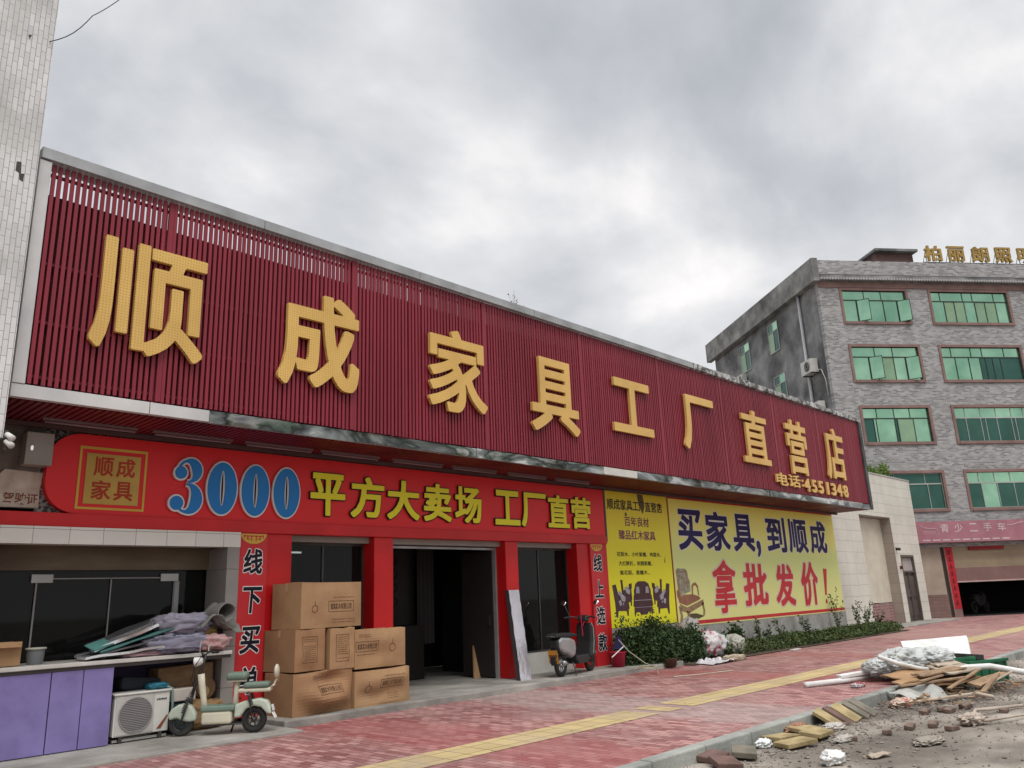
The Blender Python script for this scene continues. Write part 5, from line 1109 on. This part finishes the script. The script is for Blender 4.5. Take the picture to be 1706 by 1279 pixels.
gwin(3.02,7.30,*rows[0],(.13,.42,.55,.83),(.17,.30,.43,.57,.70,.84),blinds=(1,2,4,5))
gwin(-1.74,1.80,*rows[1],(.35,.62),(.25,.36,.62,.80),opens=((.25,-1),(.80,-1)),blinds=(2,),dark=())
gwin(3.04,7.38,*rows[1],(.13,.38,.52,.80),(.17,.34,.48,.55,.64,.74),dark=(3,4,5,6),blinds=())
gwin(-1.67,1.78,*rows[2],(.22,.48,.72),(.16,.20,.48,.52,.76),dark=(0,3),blinds=(4,))
gwin(3.12,7.50,*rows[2],(.14,.33,.52,.71,.86),(.14,.32,.38,.52,.70,.75),pale=True,dark=(0,1,2,3,4,5,6))
gwin(-1.60,1.87,*rows[3],(.3,.75),(.3,.78),pale=True,alldark=True)
gwin(3.15,7.55,*rows[3],(.15,.34,.53,.72,.9),(.17,.36,.56,.75),pale=True,dark=(0,2,3),blinds=())
# side windows, deep set in the concrete wall
def swin(d0, d1, z0, z1):
    f = MB(); x = XW-.02
    f.box(x,x+.01,d0,d1,z0,z1); wn = f.build('side_window', gd, gb, **KW)
    e = .04; m_ = MB(); xx = x-.03
    for q in (d0, (d0+d1)/2-.02, d1-e): m_.box(xx,x,q,q+e,z0,z1)
    for q in (z0, z1-.5, z1-e): m_.box(xx+.004,x-.003,d0,d1,q,q+e)
    m_.build('frame', gwm, wn, **KW)
    MB().box(xx+.012,xx+.02,d0+.04,(d0+d1)/2,z1-.5,z1-.04).build('pane', gg, wn, **KW)
    MB().box(xx+.012,xx+.02,d1-.6,d1-.04,z0+.05,z1-.55).build('pane', gl, wn, **KW)
swin(4.45,5.6,14.08,15.75); swin(8.1,9.4,14.05,15.7); swin(4.3,5.6,11.1,12.75); swin(8.1,9.4,11.1,12.75)
MB().tube([(XW-.09,1.85,16.1),(XW-.09,1.85,2.0)], .075, 10).build('drain_pipe', M('pvc_pipe',(.50,.50,.51),(.42,.42,.43)), gb, local=True, smooth=True)
# ground floor of the grey building
gw = M('beige_render', (.40,.33,.26), (.35,.285,.225), rough=.6, dirt=.15)
w = MB(); w.box(XW,1.12,.02,.25,.0,3.098); w.build('ground_wall', gw, gb, **KW)
MB().box(XW,1.12,-.02,.018,.02,1.0).build('tiled_base', brick_mat('brown_base_tile',(.19,.12,.10),(.16,.10,.085),(.10,.07,.06),.3,.15,'xz',msize=.006,offset=0), gb, **KW)
MB().box(1.12,1.30,.05,.3,0,3.1).build('gap_post', M('dark_post',(.05,.035,.03)), gb, **KW)
MB().box(1.74,XE,.10,.14,2.14,3.1).build('shutter_upper', M('shutter_yellow',(.33,.27,.17),(.28,.21,.15),scale=.8,stretch=(.3,1,6),rough=.5), gb, **KW)
MB().box(1.74,XE,.06,.10,1.56,2.15).build('shutter_lower', M('shutter_brown',(.22,.125,.11),(.19,.11,.10),rough=.5), gb, **KW)
MB().box(1.74,XE,.045,.11,1.50,1.56).build('shutter_bar', M('pale_bar',(.50,.36,.33)), gb, **KW)
w = MB(); w.box(1.5,XE,7.0,7.1,0,3.2); w.box(1.45,1.5,.3,7.0,0,3.2); w.box(1.5,XE,.3,7,3.12,3.2); w.box(1.5,XE,.02,7,.0,.02); w.build('garage_interior', dark_in, gb, **KW)
bn = thing('pink_banner', 'faded pink shop banner with pale characters over the open garage', 'sign', (39.74,12.53,0), -GA)
MB().box(-.7,11,-.42,-.36,3.29,4.24).build('board', M('faded_pink',(.43,.19,.23),(.37,.155,.19),scale=.9,rough=.5,dirt=.15), bn, local=True)
MB().box(-.7,11,-.36,-.02,4.16,4.235).box(-.7,11,-.36,-.02,3.295,3.33).build('board_frame', M('banner_frame',(.10,.04,.05)), bn, local=True)
pk_i = M('pale_pink_ink', (.62,.50,.52), rough=.5)
for c, a in (('青',1.02),('少',1.72),('二',2.48),('手',3.2),('车',3.92)): T(c, a, a+.42, 3.74, 4.12, -.425, .004, pk_i, bn, bold=.012, name='character', local=True)
mb = MB()
mb.tube([(.02,-.424,4.06),(.2,-.424,3.96),(.45,-.424,3.93),(.72,-.424,3.93),(.86,-.424,3.86),(.9,-.424,3.64)], .014, 6); mb.tube([(4.4,-.424,3.98),(4.7,-.424,4.0),(5.0,-.424,4.08),(5.3,-.424,4.12)], .014, 6)
for k in range(3): mb.box(.12,.78,-.426,-.421,3.68+k*.06,3.69+k*.06)
for k in range(9): mb.box(.05+k*.5,.42+k*.5,-.426,-.421,3.37,3.43)
mb.build('print_lines', pk_i, bn, local=True)
cs2 = thing('door_couplet', 'red vertical couplet strip on the post beside the open garage', 'sign', (39.74,12.53,0), -GA)
MB().box(1.32,1.70,-.02,.06,.35,3.08).build('board', M('couplet_red',(.45,.015,.03),(.4,.015,.025)), cs2, local=True)
mb = MB()
for k in range(8):
    z = .55+k*.32; mb.box(1.42,1.60,-.026,-.021,z,z+.03); mb.box(1.45,1.58,-.026,-.021,z+.09,z+.12); mb.box(1.49,1.53,-.0265,-.0215,z-.05,z+.18)
mb.build('brush_marks', M('couplet_ink',(.10,.01,.015)), cs2, local=True)
MB().box(1.32,1.70,-.015,.06,.0,.345).build('foot', trimc, cs2, local=True)
MB().box(1.30,1.32,-.03,.1,0,3.1).build('edge', gw, cs2, local=True)
tag(MB().box(2.6,4.4,.0,.055,2.93,3.09).build('red_cloth_banner', M('cloth_red',(.28,.02,.02))), 'small red hanging cloth above the garage shutter', 'banner')
o = bpy.data.objects['red_cloth_banner']; o.location = (39.74,12.53,0); o.rotation_euler = (0,0,-GA)
# dark vehicles standing inside the garage
for i, (x, y, lab) in enumerate(((2.9,3.2,'dark parked motorcycle deep inside the garage, left one'),(4.6,2.6,'dark parked motorcycle inside the garage, nearer the frame edge'))):
    t = thing('parked_motorcycle', lab, 'motorcycle', (39.74+x*.789+y*.614, 12.53-x*.614+y*.789, .02), -GA+.5, group='vehicles inside the garage')
    dm = bpy.data.materials.get('garage_dark') or M('garage_dark', (.035,.03,.035), (.06,.055,.06), rough=.4)
    wheel(t, (-.6,0,.3), .3, .05); wheel(t, (.65,0,.3), .3, .05)
    MB().prism([(-.75,.75),(-.5,.85),(0,.8),(.3,.95),(.5,.9),(.55,.7),(.3,.4),(-.2,.3),(-.5,.5)], -.15,.15).build('body', dm, t, local=True, bevel=.04)
    MB().tube([(.35,-.32,1.05),(.45,0,1.0),(.35,.32,1.05)], .02, 6).tube([(.65,0,.3),(.45,0,1.0)], .03, 6).build('handlebar', dm, t, local=True)
    MB().prism([(-.8,.82),(-.75,.9),(0,.9),(.1,.82)], -.12,.12).build('seat', black_plastic, t, local=True, bevel=.03)
# condensers on the side wall
def cond(d, z, s_, lab):
    t = thing('condenser_unit', lab, 'air conditioner', (39.74,12.53,0), -GA, group='condenser units on the grey side wall')
    x1 = XW-.12; x0 = x1-.34*s_
    MB().box(x0,x1,d,d+.85*s_,z,z+.6*s_).build('case', white_paint, t, local=True, bevel=.012)
    mb = MB().disc((x0-.006,d+.32*s_,z+.3*s_),(1,0,0),.22*s_,.012,20); mb.build('fan', M('fan_black',(.03,.03,.03)) if 'fan_black' not in bpy.data.materials else bpy.data.materials['fan_black'], t, local=True)
    mb = MB()
    for k in (.08,.14,.2): mb.torus((x0-.014,d+.32*s_,z+.3*s_),(1,0,0),k*s_,.006,n=18,m=4)
    mb.build('fan_guard', white_paint, t, local=True)
    MB().box(x0,XW-.002,d+.05,d+.09,z-.05,z-.005).box(x0,XW-.002,d+.72*s_,d+.76*s_,z-.05,z-.005).build('bracket', dark_metal, t, local=True)
    MB().tube([(x1-.1,d,z+.1),(x1,d-.25,z+.05),(XW-.03,d-.35,z-.5),(XW-.03,d-.4,z-1.3)], .018, 6).build('pipe', white_plastic, t, local=True, smooth=True)
cond(.80,11.75,1.15,'condenser unit beside the drain pipe on the grey side wall')
cond(8.7,13.35,.9,'condenser unit under the far side window, half above the sign cap')
cond(.65,9.65,1.0,'lowest condenser unit, just above the red sign cap')
# rooftop hut and roof letters
ht = thing('roof_hut', 'small brown stair hut with overhanging slab on the grey building roof', 'hut', (39.74,12.53,0), -GA)
MB().box(2.12,4.35,2.5,7.0,16.06,18.98).build('wall', M('hut_brown',(.17,.095,.085),(.13,.075,.07),dirt=.25), ht, local=True)
MB().box(1.98,4.5,2.2,7.5,18.98,19.12).build('roof_slab', gcon, ht, local=True)
mb = MB()
for k in range(9): mb.box(2.09,2.11,2.9+k*.4,2.93+k*.4,17.2,18.95)
mb.box(2.085,2.10,2.8,6.5,18.2,18.24); mb.build('grille', dark_metal, ht, local=True)
rl_ = thing('roof_letters', 'row of gold characters standing on the grey building parapet against the sky', 'sign', (39.74,12.53,0), -GA)
gold2 = M('old_gold', (.40,.27,.07), (.33,.21,.06), rough=.4, metal=.2)
for c, a, b_ in (('柏',2.99,3.93),('丽',4.27,5.24),('朗',5.63,6.60),('照',6.96,7.91),('明',8.28,9.24)):
    T(c, a, b_, 17.32, 18.16, -.25, .10, gold2, rl_, bold=.022, name='character', local=True)
mb = MB()
for a in (2.99,4.27,5.63,6.96,8.28):
    for q in (.12,.82): mb.tube([(a+q,-.12,17.1),(a+q,-.12,17.95)], .02, 6); mb.tube([(a+q,-.12,17.9),(a+q-.22,.5,16.1)], .014, 6)
mb.box(2.9,9.3,-.15,-.12,17.26,17.30); mb.build('support_frame', dark_metal, rl_, local=True)

# ---------------------------------------------------------------- rubbish on the kerb and in the road
foam = M('white_foam', (.74,.74,.72), (.64,.63,.60), rough=.6, dirt=.14, dscale=2)
wood = M('splintered_wood', (.36,.24,.145), (.24,.155,.095), scale=3, stretch=(.6,4,4), rough=.85, dirt=.2)
woodp = M('pale_wood', (.48,.40,.32), (.38,.30,.23), scale=3, rough=.85, dirt=.2)
def fr2(mb, name, mat, lab, cat, **k): return tag(mb.build(name, mat, **k), lab, cat)
# foam slab propped on the pile
mb = MB(); A = [(16.95,5.92,.43),(19.0,5.30,.42),(17.9,4.98,.12),(15.6,5.35,.20)]; up = Vector((.02,.03,.07))
mb.add([Vector(p) for p in A]+[Vector(p)+up for p in A], [(0,3,2,1),(4,5,6,7),(0,1,5,4),(1,2,6,5),(2,3,7,6),(3,0,4,7)])
fr2(mb, 'foam_slab', foam, 'flat white foam slab propped on top of the rubbish pile', 'foam slab', bevel=.01)
mb = MB()
for sd_, c, r in ((1,(15.35,5.35,.28),(.75,.38,.20)),(2,(14.9,5.55,.20),(.5,.3,.16)),(3,(15.9,5.1,.30),(.6,.32,.16))): blob(mb, c, r, sd_, 70, 40, amp=.22, fold=.38, freq=2.6, zmin=.01)
film = M('clear_film', (.66,.69,.68), (.76,.78,.77), scale=4, rough=.3, bump=1.0, bscale=11, dirt=.06)
film_t = M('clear_film_heap', (.52,.55,.54), (.66,.68,.67), scale=3, rough=.5, bump=.5, bscale=7, dirt=.1)
_n = film_t.node_tree.nodes; _l = film_t.node_tree.links.new; _t = _n.new('ShaderNodeBsdfTransparent'); _m = _n.new('ShaderNodeMixShader'); _m.inputs[0].default_value = .72
_l(_t.outputs[0], _m.inputs[1]); _l(_n['Principled BSDF'].outputs[0], _m.inputs[2]); _l(_m.outputs[0], _n['Material Output'].inputs[0])
fr2(mb, 'plastic_film', film_t, 'heap of crumpled clear plastic film in front of the foam slab', 'plastic film', smooth=True)
fr2(MB().tube([(13.25,6.25,.045),(14.0,5.95,.05),(14.9,5.62,.08)], .045, 12), 'foam_tube', foam, 'straight white foam tube lying on the red paving at the left of the pile', 'foam tube', smooth=True)
fr2(MB().obox((14.3,5.85,.13),(.7,.12,.06),(0,-.05,-.4)), 'foam_block', foam, 'small white foam block on top of the straight foam tube end', 'foam block', bevel=.01)
fr2(MB().tube([(14.3,5.4,.42),(14.55,5.2,.30),(14.9,5.0,.20),(15.2,4.75,.14)], .035, 10), 'foam_tube', foam, 'curved white foam tube bending down over the film', 'foam tube', smooth=True)
fr2(MB().tube([(14.9,4.6,.13),(15.6,4.45,.17),(16.0,4.2,.16),(16.4,3.85,.05),(16.9,3.3,-.05)], [.035,.045,.05,.05,.05], 12), 'foam_tube', foam, 'thick white foam tube running off the pile to the right frame edge', 'foam tube', smooth=True)
# flattened cardboard and wood layers
def sheet(name, pts, mat, lab, cat, th=.02, seed=1, amp=.03, grp=None):
    a, b, c, d = [Vector(p) for p in pts]
    def fn(u, v): q = a.lerp(b,u).lerp(d.lerp(c,u),v); return q+Vector((0,0,amp*mn.noise(Vector((u*3+seed,v*3,seed)))))
    return tag(MB().grid(fn, 14, 8).build(name, mat, solid=th), lab, cat, grp)
cg_ = 'flattened cardboard in the rubbish pile'
sheet('cardboard_sheet', [(14.1,5.35,.14),(15.6,5.0,.24),(15.5,4.45,.17),(14.05,4.85,.08)], card, 'upper brown cardboard sheet lying under the crumpled film', 'cardboard sheet', seed=2, grp=cg_)
sheet('cardboard_sheet', [(15.1,4.95,.22),(16.3,4.75,.20),(15.5,4.2,.15),(14.6,4.45,.15)], M('grey_card',(.40,.33,.25),(.33,.27,.20)), 'greyish board at the right of the cardboard layers', 'cardboard sheet', seed=3, grp=cg_)
sheet('cardboard_sheet', [(14.2,5.2,.02),(15.8,4.8,.06),(15.6,4.2,.02),(14.2,4.6,-.03)], card2, 'lower reddish cardboard sheet near the kerb', 'cardboard sheet', seed=5, amp=.06, grp=cg_)
sheet('plastic_sheet', [(13.2,4.95,.02),(14.3,4.62,.04),(14.0,4.30,-.12),(13.3,4.58,-.10)], M('grey_sheet',(.38,.38,.35),(.30,.30,.28),rough=.35), 'grey plastic sheet hanging off the pile over the kerb', 'plastic sheet', th=.006, seed=7, amp=.10)
wg = 'broken wooden sticks in the rubbish pile'
rg = random.Random(9)
for i, (a, b, r, lab) in enumerate([((13.5,4.85,.06),(14.7,4.25,.10),.03,'splintered plank end sticking out at the left of the pile'),((13.1,4.5,-.10),(14.6,3.95,-.09),.028,'long pale stick lying in front of the pile on the road'),((14.4,3.95,-.08),(15.4,3.95,.10),.03,'stick rising to the right from the front of the pile'),((14.0,4.3,.0),(15.3,4.2,.16),.026,'brown stick under the cardboard pointing right'),((14.9,4.05,-.05),(15.5,3.75,.14),.02,'thin pale stick at the right end of the pile'),((13.7,4.6,.12),(14.6,4.55,.13),.025,'short plank lying on top of the cardboard layers')]):
    mb = MB(); c = (Vector(a)+Vector(b))/2; d = Vector(b)-Vector(a); q = d.to_track_quat('X','Z').to_euler()
    mb.obox(c, (d.length, r*2.4, r), tuple(q)); tag(mb.build('wooden_stick', woodp if i in (1,4) else wood, bevel=.005), lab, 'stick', wg)
rg = random.Random(19); sp_ = MB()
for i in range(150):
    x = rg.uniform(12.6,16.4); y = 4.7-(x-13.2)*.28+rg.gauss(-.1,.28); L_ = rg.uniform(.04,.4)**1.0*rg.uniform(.4,1)
    sp_.obox((x,y,-.115+rg.uniform(0,.05)),(L_,rg.uniform(.012,.05),rg.uniform(.006,.018)),(rg.uniform(-.2,.2),rg.uniform(-.12,.12),rg.uniform(-1.4,1.4)))
tag(sp_.build('wood_splinters', wood), kind='stuff')
for i, (p_, lab) in enumerate((([(14.2,4.9,.17),(15.3,4.55,.20),(15.25,4.35,.19),(14.15,4.7,.15)],'narrow tan plywood strip across the top of the cardboard layers'),([(13.6,5.0,.10),(14.9,4.75,.14),(14.9,4.62,.12),(13.6,4.85,.07)],'long tan board edge on the kerb side of the pile'),([(14.6,4.2,.02),(15.7,4.0,.10),(15.7,3.85,.08),(14.6,4.02,-.02)],'tan board sloping at the right front of the pile'),([(15.3,5.0,.26),(16.2,4.9,.24),(15.9,4.6,.2),(15.1,4.75,.22)],'pale board tucked under the right end of the plastic film'))):
    sheet('plywood_strip', p_, (wood, card, wood, woodp)[i], lab, 'board', seed=20+i, amp=.02, th=.022, grp='boards in the rubbish pile')
# green crate
gc = thing('green_crate', 'dark green plastic crate on its side by the kerb right of the pile', 'crate', (16.6,4.6,-.15), -.35)
gp = M('green_plastic', (.012,.14,.06), (.01,.09,.04), rough=.4, dirt=.15)
mb = MB(); mb.box(-.55,.45,-.3,-.28,0,.36); mb.box(-.55,.45,.28,.3,0,.36); mb.box(-.55,.45,-.28,.28,0,.02); mb.box(-.55,-.53,-.28,.28,.02,.36); mb.build('body', gp, gc, local=True, bevel=.006)
mb = MB(); mb.box(-.58,.48,-.33,-.30,.33,.38); mb.box(-.58,.48,.30,.33,.33,.38); mb.box(-.58,-.55,-.3,.3,.33,.38)
for k in range(5): mb.box(-.5+k*.22,-.48+k*.22,-.315,-.301,.02,.33)
mb.build('rim', gp, gc, local=True, bevel=.004)
MB().box(.452,.47,-.29,.29,.02,.33).build('side_panel', M('green_dark',(.01,.05,.03)), gc, local=True)
bb = fr2(MB().obox((17.5,4.95,.1),(.5,.3,.28),(0,.1,-.4)), 'black_box', black_plastic, 'black plastic box under the right edge of the foam slab', 'box', bevel=.01)
# leaning paving slabs
slab_y = M('yellow_slab', (.42,.33,.17), (.34,.26,.13), rough=.85, bump=.4, dirt=.25, dscale=3); slab_r = M('brown_slab', (.17,.10,.085), (.12,.075,.06), rough=.85, bump=.4, dscale=3); slab_g = M('grey_slab', (.20,.18,.14), (.14,.125,.10), rough=.9, bump=.4, dscale=3)
labs = ['leftmost yellow paving slab leaning on the kerb','brown paving slab leaning between two yellow ones','second yellow paving slab leaning on the kerb','grey paving slab leaning on the kerb, left of the rightmost','rightmost grey paving slab leaning on the kerb']
for i, (x, mt) in enumerate(((10.72,slab_y),(11.0,slab_r),(11.27,slab_y),(11.62,slab_g),(11.86,slab_g))):
    t = MB().obox((0,0,0),(.30,.36,.045),(R(31),R(rnd.uniform(-5,5)),R(12+rnd.uniform(-6,6)))).build('paving_slab', mt, bevel=.006)
    t.location = (x,4.80,-.055); tag(t, labs[i], 'paving slab', 'paving slabs leaning on the kerb')
labs = ['yellow slab lying flat against the kerb with a red smear','nearest flat yellow slab, lying a little out from the kerb','flat yellow slab lying on rubble in the middle of the group','flat yellow slab at the right, closest to the leaning slabs']
for i, (x, y, r) in enumerate(((9.35,4.78,.1),(9.12,4.50,-.15),(9.72,4.52,.3),(10.0,4.78,-.05))):
    t = MB().obox((0,0,0),(.42,.26,.05),(R(rnd.uniform(-5,5)),R(rnd.uniform(-5,5)),R(-15)+r)).build('paving_slab', slab_y, bevel=.008); t.location = (x,y,-.085+.02*(i==2)); tag(t, labs[i], 'paving slab', 'yellow paving slabs lying in the road')
labs = ['reddish flat slab at the near left corner below the kerb','grey flat slab beside the reddish one at the bottom of the picture','small reddish slab fragment under the bottom frame edge']
for i, (x, y, mt) in enumerate(((7.95,4.86,slab_r),(8.35,4.72,slab_g),(7.75,4.6,slab_r))):
    t = MB().obox((0,0,0),(.30,.26,.06),(R(4),R(-5),R(10+i*20))).build('paving_slab', mt, bevel=.008); t.location = (x,y,-.085); tag(t, labs[i], 'paving slab', 'broken slabs at the near kerb')
brick_m = M('dusty_brick', (.21,.145,.115), (.15,.105,.085), scale=5, rough=.95, bump=.5, dirt=.25, dscale=4)
bl = [(11.05,3.92,.3,.19,'brick left of the pair lying end to end in the mid road'),(11.35,3.74,.35,.20,'brick right of the pair lying end to end in the mid road'),(11.13,3.46,-.1,.16,'short brick alone to the right of the brick pair'),(12.38,4.16,.2,.19,'pale brick lying nearer the kerb, left of the flat brick heap'),(12.72,4.05,.6,.2,'brick with a pale top in the heap below the pile'),(12.62,3.92,.1,.2,'brick in the front of the heap below the pile'),(13.13,3.85,-.2,.18,'brick alone below the pale sticks'),(12.92,3.32,.3,.18,'brick at the right edge next to the dirty rag'),(9.87,4.17,.8,.11,'small dark brick fragment left in the road'),(10.75,4.62,.1,.17,'brick beside the crumpled paper below the leaning slabs'),(10.5,4.0,.4,.09,'tiny brick fragment in the open road'),(9.55,4.85,.2,.16,'dark brick standing behind the flat yellow slabs')]
for i, (x, y, r, L_, lab) in enumerate(bl):
    t = MB().obox((0,0,0),(L_,.10,.055),(R(rnd.uniform(-6,6)),R(rnd.uniform(-6,6)),r-.2)).build('brick', brick_m, bevel=.008); t.location = (x,y,-.128); tag(t, lab, 'brick', 'loose bricks in the dirty road')
def litter(name, lab, cat, c, r, mat, seed, **k): return cushion(name, lab, cat, c, r, mat, seed, fold=.5, amp=.35, zmin=-.15, sq=1.0, freq=k.get('freq',3.0))
dirtyw = M('dirty_white', (.52,.49,.44), (.36,.33,.29), scale=5, rough=.7, bump=.8, bscale=12, dirt=.2)
litter('dirty_rag', 'dirty cream rag crumpled in the road at the right', 'rag', (11.75,3.40,-.10),(.22,.13,.07), M('cream_rag',(.48,.40,.33),(.36,.30,.25),rough=.9,bump=.8,bscale=12), 51)
tag(MB().tube([(11.85,3.42,-.10),(12.3,3.5,-.06),(12.7,3.42,-.09),(13.4,3.2,-.11)], [.03,.02,.025,.02], 7).tube([(11.7,3.3,-.11),(12.2,3.1,-.11),(12.9,2.9,-.12)], [.02,.015,.015], 6).build('torn_strip', bpy.data.materials['cream_rag'], smooth=True), 'twisted cream cloth strip trailing right from the dirty rag', 'cloth strip')
litter('crumpled_wrapper', 'crumpled pink and cream wrapper below the kerb', 'wrapper', (12.95,4.66,-.11),(.30,.12,.06), M('pink_wrapper',(.55,.42,.33),(.48,.14,.14),scale=6,lo=.47,hi=.55,rough=.7,bump=.6), 52)
litter('crumpled_paper', 'crumpled white paper beside the leaning slabs', 'paper', (10.42,4.62,-.11),(.20,.10,.05), dirtyw, 53)
litter('crumpled_paper', 'trail of crumpled white paper in the near road', 'paper', (9.75,4.22,-.12),(.24,.07,.04), dirtyw, 54)
litter('crumpled_paper', 'pale papers trodden into the dirt at the bottom right', 'paper', (10.2,3.45,-.13),(.28,.12,.03), M('trodden_paper',(.42,.37,.31),(.30,.26,.22),rough=.9,bump=.7), 55)
litter('foam_lump', 'white foam lump at the bottom frame edge', 'foam lump', (8.55,3.84,-.09),(.15,.10,.07), foam, 56, freq=1.5)
litter('crumpled_film', 'small crumpled clear film against the kerb below the pile', 'plastic film', (13.6,4.85,-.08),(.20,.07,.08), film, 57)
litter('crumpled_film', 'small film scrap by the near kerb between flat slabs', 'plastic film', (8.95,4.80,-.10),(.12,.07,.05), film, 58)
litter('crumpled_wrapper', 'small red and white wrapper on the paving left of the pile', 'wrapper', (13.65,5.55,.03),(.16,.08,.04), M('red_wrapper',(.55,.50,.50),(.30,.03,.05),scale=9,lo=.47,hi=.53,rough=.6), 59)
litter('crumpled_wrapper', 'brown crushed wrapper between the yellow slabs and the kerb', 'wrapper', (10.05,4.93,-.09),(.25,.07,.05), M('brown_wrapper',(.35,.17,.12),(.25,.13,.07),scale=8,rough=.8), 60)
sheet('foam_chip', [(9.0,3.72,-.135),(9.3,3.62,-.135),(9.3,3.52,-.13),(9.0,3.60,-.13)], woodp, 'flat pale board scrap lying in the near road', 'board', th=.012)
fr2(MB().tube([(14.0,3.95,-.05),(14.25,3.78,-.12)], .028, 8).tube([(14.1,4.0,-.09),(14.35,3.9,-.13)], .02, 8), 'broken_stick', woodp, 'short broken pale stick lying below the pile', 'stick')
# loose stones and grit: one mass
rg = random.Random(101); st = MB(); pv = [(-1,0,0),(1,0,0),(0,-1,0),(0,1,0),(0,0,-.6),(0,0,.8)]; pf = [(0,2,5),(2,1,5),(1,3,5),(3,0,5),(2,0,4),(1,2,4),(3,1,4),(0,3,4)]
for i in range(9500):
    x = 4+rg.random()**1.2*18; y = 4.92-abs(rg.gauss(0,1.0)) if rg.random() < .6 else rg.uniform(.5,4.9)
    if i % 3 == 0: x = rg.gauss(13.8,1.5); y = min(4.9, 4.75-(x-13.2)*.25+rg.gauss(-.25,.4))
    if i % 11 == 0: x = rg.gauss(9.8,.9); y = min(4.9, 4.6+rg.gauss(0,.25))
    if y < .3: continue
    s_ = .006+.018*rg.random()**3+(.022*rg.random() if rg.random() < .07 else 0); a = rg.uniform(0,6.28); c, q = math.cos(a), math.sin(a)
    e1, e2, e3 = rg.uniform(.6,1.4), rg.uniform(.5,1.1), rg.uniform(.5,1)
    h = -.14+.028*mn.fractal(Vector((x*.9, y*1.1, 0)), 1.0, 2.1, 6)+.02*mn.noise(Vector((x*.25, y*.3, 5)))+.05*max(0, (y-3.6)/1.4)*(.5+.5*mn.noise(Vector((x*.8, 3, y))))-.015
    st.add([(x+s_*(vx*e1*c-vy*e2*q), y+s_*(vx*e1*q+vy*e2*c), h+s_*vz*e3+.003) for vx, vy, vz in pv], pf)
tag(st.build('gravel', M('grit', (.30,.26,.22), (.14,.115,.10), scale=9, lo=.42, hi=.58, rough=.95)), kind='stuff')
# fallen leaves and specks on the paving: one mass
rg = random.Random(103); lt = MB()
for i in range(420):
    x = rg.uniform(3,26); y = rg.uniform(5.3,10.3); s_ = rg.uniform(.008,.028); a = rg.uniform(0,6.28)
    lt.add([(x+s_*math.cos(a+k*1.57)*(.5 if k%2 else 1), y+s_*math.sin(a+k*1.57)*(.5 if k%2 else 1), .008+rg.random()*.004) for k in range(4)], [(0,1,2,3)])
tag(lt.build('leaf_litter', M('litter_specks', (.12,.07,.04), (.34,.31,.27), scale=5, lo=.48, hi=.52)), kind='stuff')
